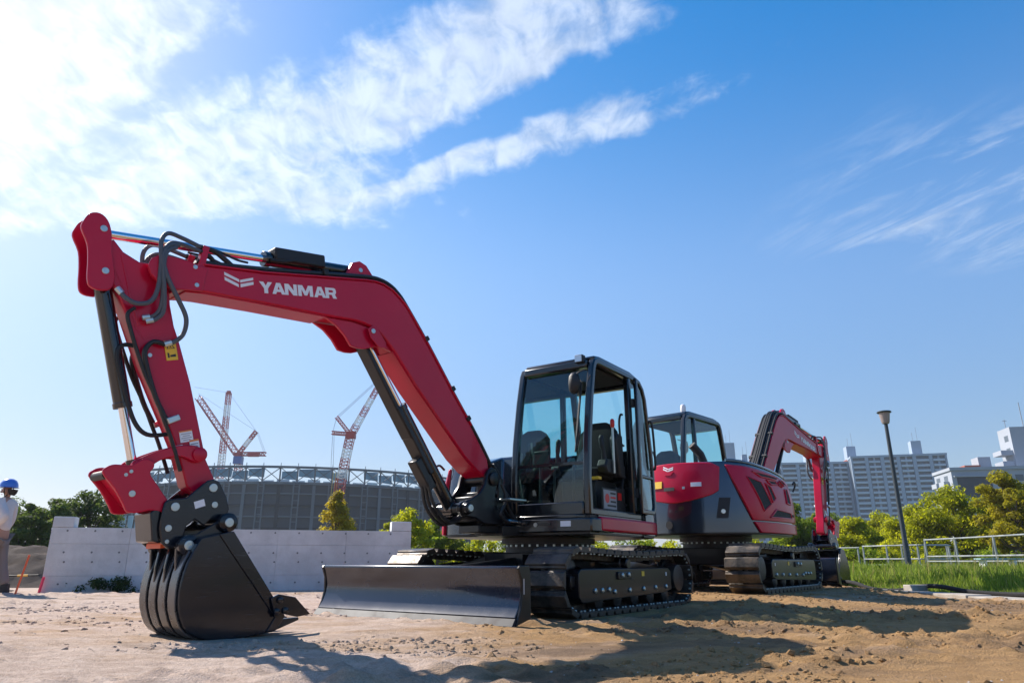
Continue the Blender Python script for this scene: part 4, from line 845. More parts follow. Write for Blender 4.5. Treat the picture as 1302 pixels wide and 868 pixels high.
def build_excavator(X, Y, psi, z0, upper, swing, db, da, label, near_left=True):
    root = empty('excavator', (X, Y, z0), psi)
    tag(root, label, 'excavator', 'two excavators parked on the dirt')
    T_up = Matrix.Rotation(upper, 4, 'Z')
    # ---------------------------------------------------------------- crawler tracks
    shoe = MB(); w_ = 0.225
    shoe.prism([(-0.080,0.0),(0.080,0.0),(0.080,0.020),(0.066,0.030),(0.058,0.054),(-0.058,0.054),(-0.066,0.030),(-0.080,0.020)], -w_, w_)
    shoe.bb(-0.084, 0.084, -0.055, -0.02, -0.055, -0.001); shoe.bb(-0.084, 0.084, 0.02, 0.055, -0.055, -0.001)
    shoe.cur = 1
    for sx in (-0.032, 0.032):
        for sy in (-0.20, 0.20): shoe.cyl((sx, sy, -0.016), (sx, sy, 0.001), 0.014, 6)
    shoe.cur = 0
    shoe_me = shoe.mesh('track_shoe', [SHOE, ZINC])
    hl, R0, zc = 1.2, 0.265, 0.32; per = 4*hl+2*PI*R0; NS = 39
    for sd_ in (1, -1):
        yc = sd_*0.914; yo = sd_*1.115
        fr = MB()
        fr.prism([(-0.90,0.20),(-0.72,0.17),(1.14,0.13),(1.20,0.18),(1.20,0.40),(1.16,0.435),(-0.84,0.435),(-0.90,0.39)], yc-0.02, yo)
        fr.add([(1.12,yo-sd_*0.004,0.437),(-0.8,yo-sd_*0.004,0.437),(-0.7,yc-sd_*0.16,0.50),(0.8,yc-sd_*0.16,0.50),(1.0,yo-sd_*0.004,0.35),(-0.8,yo-sd_*0.004,0.35),(-0.7,yc-sd_*0.16,0.35),(0.8,yc-sd_*0.16,0.35)], [(0,1,2,3),(4,7,6,5),(0,4,5,1),(1,5,6,2),(2,6,7,3),(3,7,4,0)])
        fr.bb(-1.15, 1.15, yc-0.10, yc+0.10, 0.20, 0.40)
        fr.bb(0.12, 0.44, yo-sd_*0.02, yo+sd_*0.02, 0.33, 0.405)
        fo = fr.obj('track_frame', BLACK, root, bevel=0.008)
        for i in range(NS):
            d = (i+0.35)*per/NS
            if d < 2*hl: p = (hl-d, zc-R0); a = PI
            elif d < 2*hl+PI*R0:
                th = (d-2*hl)/R0; p = (-hl-R0*math.sin(th), zc-R0*math.cos(th)); a = PI+th
                a = PI - th + PI*0
            elif d < 4*hl+PI*R0:
                e = d-2*hl-PI*R0; p = (-hl+e, zc+R0-0.028*math.sin(PI*e/(2*hl))**2*(1.0 if not 0.42 < e/(2*hl) < 0.58 else 0.8)); a = 0.0
            else:
                th = (d-4*hl-PI*R0)/R0; p = (hl+R0*math.sin(th), zc+R0*math.cos(th)); a = None
            if a == PI: nx, nz_ = 0, -1
            elif a == 0.0: nx, nz_ = 0, 1
            elif a is None: nx, nz_ = math.sin(th), math.cos(th)
            else: nx, nz_ = -math.sin(th), -math.cos(th)
            M = Matrix(((nz_, 0, nx, p[0]), (0, 1, 0, yc), (-nx, 0, nz_, p[1]), (0, 0, 0, 1)))
            link('track_shoe', shoe_me, fo, M, 0.004, 1)
        # rear sprocket with motor cover, front idler, rollers, bolts
        sp = MB(); teeth = []
        for k in range(42):
            a = 2*PI*k/42; rr_ = 0.235 if k % 3 == 0 else 0.205
            teeth.append((-hl+rr_*math.cos(a), zc+rr_*math.sin(a)))
        sp.prism(teeth, yc-0.03, yc+0.03); so = sp.obj('sprocket', BLACK, fo, bevel=0.004, seg=1)
        mc = MB(); mc.lathe([(0.165, -0.16 if sd_ > 0 else 0.16), (0.165, 0.10*sd_), (0.150, 0.165*sd_), (0.12, 0.172*sd_)], (-hl, yc, zc), 'y', 28); mc.obj('motor_cover', STEEL, fo)
        idl = MB(); idl.lathe([(0.235,-0.05),(0.255,-0.045),(0.255,-0.02),(0.215,-0.02),(0.215,0.02),(0.255,0.02),(0.255,0.045),(0.235,0.05),(0.08,0.06)], (hl, yc, zc), 'y', 32)
        idl.lathe([(0.07,-0.13),(0.07,0.13)], (hl, yc, zc), 'y', 16); idl.obj('idler', STEEL, fo)
        yk = MB(); yk.bb(0.95, 1.28, yc+sd_*0.09, yc+sd_*0.16, zc-0.05, zc+0.05); yk.obj('idler_yoke', BLACK, fo, bevel=0.008)
        for k in range(5):
            rx = 0.78-k*0.385; rl = MB()
            rl.lathe([(0.055,-0.19),(0.085,-0.17),(0.085,-0.075),(0.065,-0.07),(0.065,0.07),(0.085,0.075),(0.085,0.17),(0.055,0.19)], (rx, yc, 0.150), 'y', 20)
            rl.obj('roller', STEEL, fo)
        cr = MB(); cr.lathe([(0.045,-0.19),(0.07,-0.17),(0.07,0.12),(0.058,0.13),(0.058,0.19),(0.045,0.20)], (0.16, yc, 0.482), 'y', 20); cr.obj('carrier_roller', BLACK, fo)
        bt = MB(); bt.lathe([(0.024,0.0),(0.024,0.012*sd_),(0.013,0.020*sd_)], (0,0,0), 'y', 10); btm = bt.mesh('bolt', ZINC)
        for bx, bz in ((0.90,0.235),(0.76,0.235),(0.62,0.238),(0.50,0.215),(0.17,0.222),(-0.16,0.226),(-0.46,0.232),(-0.74,0.235)):
            link('bolt', btm, fo, Matrix.Translation((bx, yo, bz)))
        for bx, bz, mm in ((0.22,0.375,1),(0.36,0.37,1)): link('bolt', btm, fo, Matrix.Translation((bx, yo+sd_*0.02, bz)))
        dc = MB(); dc.bb(-0.19,-0.13,yo,yo+sd_*0.004,0.355,0.405); dc.obj('hook_decal', YELLOW, fo)
        dc = MB(); dc.bb(-0.775,-0.75,yo,yo+sd_*0.004,0.35,0.39); dc.obj('decal', WHITE, fo)
    # ---------------------------------------------------------------- undercarriage frame, swing bearing, blade
    uc = MB(); uc.bb(-0.55,0.55,-0.52,0.52,0.36,0.60)
    for sx in (-1, 1):
        for sy in (-1, 1):
            uc.add([(sx*0.15,sy*0.45,0.38),(sx*0.50,sy*0.45,0.38),(sx*0.72,sy*0.80,0.30),(sx*0.34,sy*0.80,0.30),(sx*0.15,sy*0.45,0.59),(sx*0.50,sy*0.45,0.59),(sx*0.72,sy*0.80,0.46),(sx*0.34,sy*0.80,0.46)], [(0,1,2,3),(4,7,6,5),(0,4,5,1),(1,5,6,2),(2,6,7,3),(3,7,4,0)])
    uc.obj('undercarriage_frame', BLACK, root, bevel=0.01)
    sb = MB(); sb.lathe([(0.50,0.595),(0.50,0.70),(0.545,0.70),(0.545,0.755),(0.47,0.755),(0.47,0.79)], n=48); sbo = sb.obj('swing_bearing', STEEL, root)
    bb_ = MB(); bb_.cyl((0,0,0.752),(0,0,0.775),0.014,8); bbm = bb_.mesh('bolt', ZINC)
    for k in range(36): link('bolt', bbm, sbo, Matrix.Translation((0.525*math.cos(k*PI/18), 0.525*math.sin(k*PI/18), -0.09)))
    prof = [(2.335,0.075),(2.285,0.14),(2.255,0.22),(2.250,0.29),(2.262,0.36),(2.285,0.42),(2.30,0.45),(2.297,0.468),(2.275,0.470),(2.245,0.452),(2.222,0.37),(2.208,0.29),(2.212,0.20),(2.245,0.10),(2.30,0.06)]
    bl = MB(); bl.prism(prof, -1.19, 1.19); blo = bl.obj('dozer_blade', mat('blade_paint', (0.016,0.023,0.040), 0.20, coat=0.65, var=0.12, vscale=2.5, dirt=0.05, dirtcol=(0.20,0.15,0.11)), root, bevel=0.006)
    ce = MB(); ce.prism([(2.30,0.058),(2.337,0.072),(2.385,0.012),(2.372,-0.005),(2.345,0.0)], -1.20, 1.20); ce.obj('cutting_edge', mat('cutting_edge_steel', (0.020,0.026,0.038), 0.50, spec=0.2, var=0.2, dirt=0.18, dirtcol=(0.20,0.13,0.08)), blo, bevel=0.004)
    for sy in (-1, 1):
        e = MB(); e.prism([(2.345,0.015),(2.285,0.14),(2.262,0.24),(2.27,0.36),(2.31,0.45),(2.29,0.472),(2.16,0.472),(2.14,0.40),(2.14,0.06)], sy*1.191, sy*1.215); e.obj('end_plate', BLACK, blo, bevel=0.005)
        am = MB(); am.prism([(2.22,0.10),(2.22,0.36),(1.7,0.44),(0.5,0.50),(0.45,0.44),(0.5,0.36),(1.6,0.26)], sy*0.42, sy*0.54); am.obj('blade_arm', BLACK, root, bevel=0.01)
    e = MB(); e.bb(2.24,2.245,1.2155,1.219,0.25,0.37); e.obj('decal', WHITE, blo)
    bc = MB(); bc.cyl((0.55,0,0.50),(1.75,0,0.40),0.06,16); bc.bb(0.5,0.7,-0.12,0.12,0.44,0.58); bc.obj('blade_cylinder', BLACK, root)
    br = MB(); br.cyl((1.75,0,0.40),(2.22,0,0.36),0.035,12); br.obj('blade_cylinder_rod', CHROME, root)
    bx_ = MB(); bx_.bb(1.1,2.24,-0.54,0.54,0.30,0.34); bx_.obj('blade_brace', BLACK, root, bevel=0.006)
    # ---------------------------------------------------------------- upper structure
    dk = MB(); dk.prismz([(p.x*0.97, p.y*0.97) for p in PLAN[::2]]+[(0.95,-0.30),(1.10,-0.25),(1.12,0.12),(0.85,0.20),(0.85,1.0),(-0.45,1.0)], 0.765, 0.86); dk.obj('deck_frame', BLACK, root, T_up, bevel=0.01)
    def full(a, v, off): u = a*PLT; return hp(u, 0.79+(ztop(u)-0.79)*v, off)
    body = MB(); na, nv = 70, 8; vs = [full(i/na, j/nv, 0) for j in range(nv+1) for i in range(na+1)]; W = na+1
    fs = [(j*W+i, j*W+i+1, (j+1)*W+i+1, (j+1)*W+i) for j in range(nv) for i in range(na)]
    # inner walls and top
    nb = len(vs); vs += [Vector((0.35,-0.42,0.79)), Vector((0.35,0.02,0.79)), Vector((-0.45,0.02,0.79)), Vector((0.35,-0.42,1.70)), Vector((0.35,0.02,1.70)), Vector((-0.45,0.02,1.78))]
    top = [nv*W+i for i in range(W)]
    fs.append(tuple(top+[nb+3, nb+4, nb+5])); fs += [(na, nb, nb+3, nv*W+na), (nb, nb+1, nb+4, nb+3), (nb+1, nb+2, nb+5, nb+4), (nb+2, 0, nv*W, nb+5)]
    body.add(vs, fs); bo = body.obj('counterweight', GLOSS, root, T_up)
    b2 = bo.modifiers.new('bevel', 'BEVEL'); b2.width = 0.03; b2.segments = 3; b2.limit_method = 'ANGLE'; b2.angle_limit = R(50)
    hw = 0.70; UH = U_MID+0.07
    def hood(a, v, off):
        u = UH+(2*a-1)*hw*(0.94+0.06*v); e = (2*a-1)
        zb = 1.20+0.13*abs(e)**1.5; zt = 1.775-0.03*e*e
        ed = min(1.0, min(a, 1-a)*12)
        zb += (1-ed)*0.03; zt -= (1-ed)*0.05
        z = zb+(zt-zb)*v; bulge = 0.028*math.sin(PI*min(1, v*1.25)*0.5)*ed
        return hp(u, z, off+bulge if off > 0 else off)
    ho = patch(MB(), hood, 30, 10, 0.022).obj('rear_hood', RED, root, T_up, bevel=0.012)
    def hdecal(name, u, z, wd, h, m_):
        d = MB(); patch(d, lambda a, v, off: hp(U_MID+u+(a-0.5)*wd, z+(v-0.5)*h, (0.056 if off > 0 else 0.045)), 4, 1); d.obj(name, m_, ho)
    hdecal('decal', 0.42, 1.45, 0.15, 0.06, WHITE); hdecal('decal', -0.20, 1.47, 0.20, 0.10, YELLOW); hdecal('handle', 0.02, 1.40, 0.16, 0.05, DARKP); hdecal('lock', 0.24, 1.41, 0.035, 0.035, ZINC)
    em = MB()
    for pg in CHEV:
        b0 = len(em.v); pts_ = [hp(U_MID-(-1)*((p[0]-0.5)*0.17), 1.655+p[1]*0.085, 0.0535) for p in pg]
        em.add(pts_, [tuple(range(len(pg)))])
    em.obj('emblem', WHITE, ho)
    rs = MB(); patch(rs, lambda a, v, off: hp(U_MID+(a-0.5)*(0.10+0.08*v), 1.60+v*0.045, (0.062 if off > 0 else 0.03)), 4, 1); rs.obj('emblem_ridge', RED, ho)
    # right side cover with the slanting rear edge
    ua0, ua1 = UH+hw+0.08, u_at(-0.80); ue = PLT-0.45
    def cover(a, v, off):
        ul = ua1+(ua0-ua1)*v**0.9; u = ul+(ue-ul)*a
        zb, zt = 0.955, ztop(u)-0.055
        ed = min(1, min(a, 1-a)*14); z = zb+(zt-zb)*v
        return hp(u, z, off+(0.018*math.sin(PI*v) if off > 0 else 0))
    co = patch(MB(), cover, 36, 12, 0.024).obj('side_cover', RED, root, T_up, bevel=0.012)
    def cov2(a, v, off):
        ub = ua1+0.13-0.12*v; u = ub+(ue+0.02-ub)*a; return hp(u, 0.79+v*0.145, off)
    patch(MB(), cov2, 30, 3, 0.03).obj('lower_side_panel', RED, root, T_up, bevel=0.01)
    def cp(a, v, off): return cover(a, v, off)
    grs = [[(.13,.80),(.27,.74),(.31,.33),(.17,.18)],[(.33,.74),(.39,.69),(.41,.46),(.345,.37)],[(.22,.92),(.60,.955),(.55,.885),(.30,.85)],[(.37,.81),(.52,.85),(.53,.78),(.42,.74)],[(.62,.90),(.667,.95),(.737,.88),(.67,.82)],[(.56,.80),(.58,.86),(.63,.82),(.62,.77)],[(.66,.73),(.72,.78),(.71,.41),(.62,.42)],[(.24,.07),(.38,.24),(.66,.22),(.68,.09)]]
    for g in grs:
        gm = MB()
        def gf(a, v, off, g=g):
            b0 = Vector(g[0]).lerp(Vector(g[3]), a); b1 = Vector(g[1]).lerp(Vector(g[2]), a); pq = b0.lerp(b1, v)
            return cover(pq.x, pq.y, 0.031 if off > 0 else 0.012)
        patch(gm, gf, 5, 5); go = gm.obj('vent_grille', GRILLE, co)
        rim = MB(); loop = []
        for k in range(4):
            for s_ in range(4):
                pq = Vector(g[k]).lerp(Vector(g[(k+1) % 4]), s_/4); loop.append(cover(pq.x, pq.y, 0.03))
        rim.tube(loop, 0.012, 6, closed=True); rim.obj('vent_rim', RED, co)
    lt = MB(); patch(lt, lambda a, v, off: cover(.71+.05*a, .14+.05*v, 0.034 if off > 0 else 0.01), 3, 2); lt.obj('latch', DARKP, co)
    # tail lamp recess and a black disc painted as the shade inside the tow hole
    tl = MB(); patch(tl, lambda a, v, off: hp(U_MID+0.66+0.16*a+0.06*v, 0.98+0.28*v, 0.008 if off > 0 else 0.0), 4, 4); tl.obj('lamp_recess', DARKP, bo)
    c_ = hp(U_MID+0.76, 1.07, 0.0); n_ = hp(U_MID+0.76, 1.07, 1.0)-c_
    tl = MB(); tl.cyl(c_, c_+n_*0.03, 0.030, 18); tl.obj('work_lamp', LAMPG, bo)
    c_ = hp(U_MID-0.02, 0.90, 0.0); n_ = hp(U_MID-0.02, 0.90, 1.0)-c_
    tl = MB(); tl.cyl(c_-n_*0.02, c_+n_*0.006, 0.055, 20); tl.obj('tow_hole_shade', INK, bo)
    tr_ = MB(); tr_.tube([hp(U_MID+0.88+i*(PLT-U_MID-1.0)/16, ztop(U_MID+0.88+i*(PLT-U_MID-1.0)/16)+0.012, -0.02) for i in range(17)], 0.026, 8); tr_.obj('top_trim', GLOSS, root, T_up)
    ex = MB(); ex.tube([(-0.62,-0.22,1.72),(-0.62,-0.22,1.86),(-0.66,-0.20,1.96),(-0.78,-0.13,2.10)], 0.062, 16); ex.obj('exhaust_pipe', STEEL, root, T_up)
    hr = MB(); hr.tube(smooth_path([(0.86,-0.96,1.46),(0.90,-0.99,1.56),(0.80,-1.02,1.60),(0.70,-1.03,1.56)],4), 0.014, 8); hr.obj('handrail', DARKP, root, T_up)
    # ---------------------------------------------------------------- cab
    y0, y1 = 0.05, 1.02
    prf = [(0.85,0.955),(0.865,1.35),(0.83,1.75),(0.755,2.22),(0.68,2.56),(0.64,2.64),(0.57,2.675),(-0.42,2.675),(-0.54,2.64),(-0.60,2.56),(-0.74,1.75),(-0.75,1.60),(-0.75,0.955)]
    inn = inset(prf, 0.075)
    cf = MB()
    for a, b in ((y0, y0+0.075), (y1-0.075, y1)): cf.ring(prf, inn, a, b)
    cf.bb(-0.30,-0.22,y1-0.073,y1-0.002,1.0,2.62); cf.bb(-0.30,-0.24,y0+0.002,y0+0.07,1.0,2.62)
    for (xx, zz, sx, sz) in ((0.815,1.025,0.08,0.14),(0.642,2.592,0.11,0.085),(-0.535,2.60,0.10,0.08),(-0.72,1.60,0.05,0.08),(-0.715,1.28,0.06,0.62)): cf.box((xx,(y0+y1)/2,zz),(sx,y1-y0-0.152,sz))
    cf.bb(0.30,0.85,y0+0.01,y0+0.07,1.0,1.05)
    cfo = cf.obj('cab_frame', CABM, root, T_up, bevel=0.016)
    fl = MB(); fl.bb(-0.74,0.84,y0+0.01,y1-0.01,0.93,0.985); fl.obj('cab_floor', DARKP, root, T_up)
    rf = MB(); rf.prism([(0.60,2.662),(0.585,2.70),(0.45,2.72),(-0.35,2.72),(-0.47,2.70),(-0.52,2.65),(-0.45,2.60),(0.50,2.61)], y0+0.03, y1-0.03); rf.obj('cab_roof', CABM, root, T_up, bevel=0.02)
    def xfront(z):
        for i in range(5):
            if prf[i][1] <= z <= prf[i+1][1]: return prf[i][0]+(prf[i+1][0]-prf[i][0])*(z-prf[i][1])/(prf[i+1][1]-prf[i][1])
        return 0.6
    def pane(name, zs, ya, yb, par):
        g = MB(); vs = []; zs = list(zs)
        for z in zs: vs += [(xfront(z)-0.035, ya, z), (xfront(z)-0.035, yb, z)]
        g.add(vs, [(2*i, 2*i+1, 2*i+3, 2*i+2) for i in range(len(zs)-1)]); return g.obj(name, GLASS, par)
    pane('front_window', [1.50+i*0.1325 for i in range(9)], y0+0.07, y1-0.07, cfo)
    pane('lower_front_window', [1.07+i*0.1025 for i in range(5)], y0+0.07, y1-0.07, cfo)
    cb = MB(); cb.bb(xfront(1.49)-0.05,xfront(1.49)-0.02,y0+0.07,y1-0.07,1.475,1.505); cb.obj('crossbar', CABM, cfo)
    sg = MB(); sg.add([(inn[i][0], y0+0.035, inn[i][1]) for i in range(len(inn))], [tuple(range(len(inn)))]); sg.obj('side_window', GLASS, cfo)
    sg = MB(); sg.add([(-0.29,y1-0.035,1.06),(-0.29,y1-0.035,2.60),(-0.50,y1-0.035,2.60),(-0.66,y1-0.035,1.75),(-0.67,y1-0.035,1.06)], [(0,1,2,3,4)]); sg.obj('quarter_window', GLASS, cfo)
    sg = MB(); sg.add([(-0.70,y0+0.07,1.64),(-0.70,y1-0.07,1.64),(-0.565,y1-0.07,2.57),(-0.565,y0+0.07,2.57)], [(0,1,2,3)]); sg.obj('rear_window', GLASS, cfo)
    hd = MB(); hd.bb(-0.35,0.50,y0+0.10,y1-0.10,2.57,2.60); hd.obj('headliner', SEATM, cfo)
    wp = MB(); wp.tube([(xfront(1.55)-0.0,y1-0.16,1.60),(xfront(1.8)+0.012,y1-0.13,1.85),(xfront(2.35)+0.012,y1-0.12,2.36)],0.010,6); wp.tube([(xfront(1.75)+0.022,y1-0.15,1.70),(xfront(2.5)+0.020,y1-0.14,2.40)],0.007,6); wp.obj('wiper', DARKP, cfo)
    ml = MB(); ml.tube(smooth_path([(0.76,y1-0.06,2.50),(0.80,y1-0.12,2.47),(0.80,y1-0.17,2.43)],4),0.008,6); ml.obj('mirror_arm', DARKP, cfo)
    mi = MB(); mi.tube([(0.815,y1-0.18,2.47),(0.80,y1-0.18,2.44),(0.79,y1-0.18,2.36),(0.80,y1-0.18,2.27),(0.815,y1-0.18,2.24)],[0.02,0.055,0.07,0.055,0.02],12,flat=1.0); mi.obj('inner_mirror', DARKP, cfo)
    for ly in (y1-0.15,):
        lp = MB(); lp.bb(0.66,0.74,ly-0.05,ly+0.05,2.60,2.69); lo_ = lp.obj('work_lamp', DARKP, cfo, bevel=0.01)
        lp = MB(); lp.bb(0.7405,0.745,ly-0.042,ly+0.042,2.61,2.68); lp.obj('work_lamp_lens', LAMPG, cfo)
    bk = MB(); bk.lathe([(0.04,0),(0.045,0.02),(0.045,0.09),(0.03,0.12),(0.01,0.13)], (-0.35,0.2,2.72), 'z', 14); bk.obj('beacon', WHITE, cfo)
    # door folded back along the side of the cab
    dp = [(-0.22,1.02),(-0.22,2.60),(-0.34,2.58),(-0.44,2.50),(-0.50,2.38),(-0.60,1.75),(-0.62,1.55),(-0.62,1.10),(-0.57,1.02)]
    dr = MB(); dr.ring(dp, inset(dp, 0.05), y1+0.06, y1+0.10); dr.bb(-0.60,-0.26,y1+0.062,y1+0.098,1.42,1.46); dro = dr.obj('door', CABM, root, T_up, bevel=0.01)
    dg = MB(); ip = inset(dp, 0.04); dg.add([(p[0], y1+0.08, p[1]) for p in ip], [tuple(range(len(ip)))]); dg.obj('door_window', GLASS, dro)
    dh = MB(); dh.tube(smooth_path([(-0.585,y1+0.10,1.55),(-0.585,y1+0.13,1.60),(-0.56,y1+0.13,2.05),(-0.545,y1+0.10,2.12)],5),0.014,8); dh.obj('door_handle', DARKP, dro)
    for hz_ in (1.25, 2.3):
        h_ = MB(); h_.cyl((-0.25,y1+0.03,hz_-0.05),(-0.25,y1+0.03,hz_+0.05),0.025,10); h_.obj('hinge', DARKP, dro)
    gh = MB(); gh.tube(smooth_path([(-0.22,y1-0.10,1.80),(-0.16,y1-0.10,1.82),(-0.13,y1-0.10,1.95),(-0.13,y1-0.10,2.08),(-0.17,y1-0.10,2.16),(-0.22,y1-0.10,2.17)],4),0.013,8); gh.obj('grab_handle', DARKP, cfo)
    gh = MB(); gh.tube(smooth_path([(-0.22,y1-0.10,1.12),(-0.16,y1-0.10,1.14),(-0.13,y1-0.10,1.30),(-0.17,y1-0.10,1.42),(-0.22,y1-0.10,1.43)],4),0.013,8); gh.obj('grab_handle', DARKP, cfo)
    # seat and controls
    st = empty('seat'); st.parent = root; st.matrix_basis = T_up
    def loft(name, rows, m_, par, M=None):
        g = MB(); vs = []; n = len(rows[0])
        for r_ in rows: vs += r_
        g.add(vs, [(i*n+k, i*n+(k+1) % n, (i+1)*n+(k+1) % n, (i+1)*n+k) for i in range(len(rows)-1) for k in range(n)]+[tuple(range(n)), tuple(range(len(vs)-n, len(vs)))])
        return g.obj(name, m_, par, M, smooth=60)
    def rr(cx_, cy_, z, hx, hy, pw=4.0, n=20):
        o_ = []
        for k in range(n):
            a = 2*PI*k/n; c__, s__ = math.cos(a), math.sin(a)
            o_.append((cx_+hx*math.copysign(abs(c__)**(2/pw), c__), cy_+hy*math.copysign(abs(s__)**(2/pw), s__), z))
        return o_
    sc = 0.56
    loft('seat_cushion', [rr(0.0,sc,1.40,0.22,0.22), rr(0.0,sc,1.43,0.26,0.26), rr(0.0,sc,1.50,0.26,0.26), rr(-0.01,sc,1.53,0.21,0.21)], SEATM, st)
    loft('seat_back', [rr(-0.20,sc,1.48,0.07,0.22), rr(-0.22,sc,1.56,0.085,0.26), rr(-0.27,sc,1.82,0.085,0.26), rr(-0.31,sc,2.0,0.075,0.235), rr(-0.335,sc,2.08,0.065,0.17), rr(-0.34,sc,2.12,0.045,0.10)], SEATM, st)
    sbx = MB(); sbx.prism([(-0.30,0.98),(-0.30,1.33),(-0.24,1.38),(0.24,1.38),(0.26,1.30),(0.20,0.98)], sc-0.22, sc+0.22); sbx.obj('seat_base', DARKP, st, bevel=0.015)
    for sy in (-1, 1):
        cs = MB(); cs.prism([(-0.25,1.42),(-0.25,1.56),(-0.05,1.62),(0.22,1.60),(0.27,1.52),(0.22,1.44)], sc+sy*0.30-0.06, sc+sy*0.30+0.06); cs.obj('armrest_console', DARKP, st, bevel=0.02)
        js = MB(); js.tube([(0.18,sc+sy*0.30,1.58),(0.19,sc+sy*0.30,1.70),(0.20,sc+sy*0.29,1.74),(0.20,sc+sy*0.28,1.84),(0.19,sc+sy*0.28,1.87)],[0.035,0.022,0.028,0.032,0.02],12); js.obj('joystick', DARKP, st)
    ll = MB(); ll.tube([(0.10,sc+0.38,1.45),(0.12,sc+0.39,1.75),(0.12,sc+0.39,1.98)],0.013,8); ll.obj('safety_lever', ZINC, st)
    ll = MB(); ll.tube([(0.12,sc+0.39,1.96),(0.12,sc+0.39,1.985),(0.12,sc+0.39,2.04),(0.12,sc+0.39,2.06)],[0.018,0.026,0.026,0.015],10); ll.obj('lever_knob', REDP, st)
    pn = MB(); pn.prism([(-0.14,1.40),(-0.02,1.42),(0.06,1.85),(0.0,1.92),(-0.12,1.90)], sc+0.31, sc+0.40); pn.obj('side_console', DARKP, st, bevel=0.02)
    cd = MB(); cd.bb(0.265,0.34,sc+0.18,sc+0.30,1.37,1.40); cd.obj('switch_plate', YELLOW, st)
    ps = MB(); ps.bb(0.05,0.40,y1-0.10,y1-0.085,1.03,1.27); pso = ps.obj('notice_panel', INK, st)
    ps = MB(); ps.bb(0.07,0.38,y1-0.0845,y1-0.082,1.05,1.25); ps.obj('notice_sheet', mat('notice_grey', (0.30,0.31,0.33), 0.5), st)
    for i in range(4):
        ps = MB(); ps.bb(0.09,0.22 if i else 0.30,y1-0.0815,y1-0.080,1.075+i*0.045,1.095+i*0.045); ps.obj('notice_line', INK if i != 2 else REDP, st)
    ps = MB(); ps.lathe([(0.05,0),(0.05,0.002)], (0.30,y1-0.0815,1.16), 'y', 20); ps.obj('notice_mark', REDP, st)
    ps = MB(); ps.bb(-0.08,0.0,y1-0.12,y1-0.09,1.16,1.24); ps.obj('warning_tag', REDP, st)
    ft = MB(); ft.bb(-0.20,0.03,y1-0.20,y1-0.10,0.98,1.30); ft.obj('side_box', DARKP, st, bevel=0.01)
    mn = MB(); mn.box((0.55,y0+0.22,1.62),(0.04,0.20,0.15)); mn.tube([(0.55,y0+0.20,1.55),(0.50,y0+0.16,1.2),(0.50,y0+0.16,1.0)],0.02,8); mn.obj('monitor', DARKP, st, bevel=0.008)
    pe = MB()
    for py_ in (0.42, 0.66):
        pe.tube([(0.45,py_,0.99),(0.55,py_,1.18),(0.53,py_,1.50)],0.014,6); pe.box((0.53,py_,1.08),(0.16,0.11,0.015), Matrix.Rotation(0.4,3,'Y'))
    pe.obj('pedal', DARKP, st)
    # front sill under the cab and red skirt below the door
    sl = MB(); sl.prismz([(0.86,0.02),(0.91,0.06),(0.91,0.90),(0.86,1.03),(0.72,1.065),(0.40,1.06),(0.40,0.02)], 0.79, 0.925); slo = sl.obj('front_sill', CABM, root, T_up, bevel=0.014)
    sl = MB(); sl.prismz([(0.88,0.10),(0.90,0.88),(0.80,0.99),(0.40,0.99),(0.40,0.10)], 0.926, 0.962); sl.obj('cab_mount', CABM, root, T_up, bevel=0.008)
    dc = MB(); dc.bb(0.9105,0.914,0.70,0.82,0.845,0.90); dc.obj('decal', WHITE, slo)
    dc = MB(); dc.lathe([(0.022,0),(0.022,0.012)], (0.91,0.40,0.87), 'x', 12); dc.obj('lock', ZINC, slo)
    dc = MB(); dc.bb(0.912,0.92,0.44,0.58,0.86,0.885); dc.obj('step_handle', DARKP, slo)
    sk = MB(); sk.prismz([(0.70,1.0),(0.715,1.072),(0.0,1.082),(-0.62,1.082),(-0.74,1.06),(-0.80,1.0)], 0.80, 0.945); sk.obj('side_skirt', RED, root, T_up, bevel=0.022)
    rb = MB(); rb.prismz([(0.68,0.95),(0.68,1.02),(-0.75,1.02),(-0.75,0.95)], 0.785, 0.962); rb.obj('skirt_backing', CABM, root, T_up)
    # ---------------------------------------------------------------- boom swing bracket
    piv = Vector((1.02, -0.05, 0)); W0 = T_up @ Matrix.Translation(piv) @ Matrix.Rotation(swing, 4, 'Z') @ Matrix.Translation(-piv) @ Matrix.Translation((1.273, -0.048, 1.324))
    sw = MB()
    for s0, s1 in ((0.165, 0.215), (-0.215, -0.165)):
        sw.prism([(-0.075,0.06),(-0.04,0.105),(0.01,0.12),(0.06,0.095),(0.095,0.03),(0.12,-0.06),(0.19,-0.15),(0.32,-0.225),(0.44,-0.255),(0.485,-0.30),(0.48,-0.35),(0.43,-0.395),(0.25,-0.405),(0.12,-0.46),(-0.16,-0.46),(-0.18,-0.34),(-0.06,-0.28),(-0.035,-0.16),(-0.07,-0.04)], s0, s1)
    sw.bb(-0.22,0.20,-0.166,0.166,-0.43,-0.18); sw.prism([(-0.22,0.03),(-0.14,0.03),(-0.12,-0.2),(-0.22,-0.2)],-0.166,0.166)
    sw.cyl((0.40,-0.28,-0.318),(0.40,0.28,-0.318),0.055,20)
    swo = sw.obj('swing_bracket', BLACK, root, W0, bevel=0.012)
    s2 = MB(); s2.cyl((-0.25,-0.02,-0.56),(-0.25,-0.02,-0.10),0.13,24); s2.bb(-0.34,0.12,-0.17,0.13,-0.54,-0.46); s2.bb(-0.34,0.10,-0.17,0.13,-0.20,-0.13); s2.obj('swing_post', BLACK, root, W0, bevel=0.01)
    pnm = MB(); pnm.lathe([(0.044,0),(0.044,0.008),(0.040,0.012),(0.020,0.0125),(0.016,0.009)], axis='y', n=18); pin_me = pnm.mesh('pin_cap', ZINC)
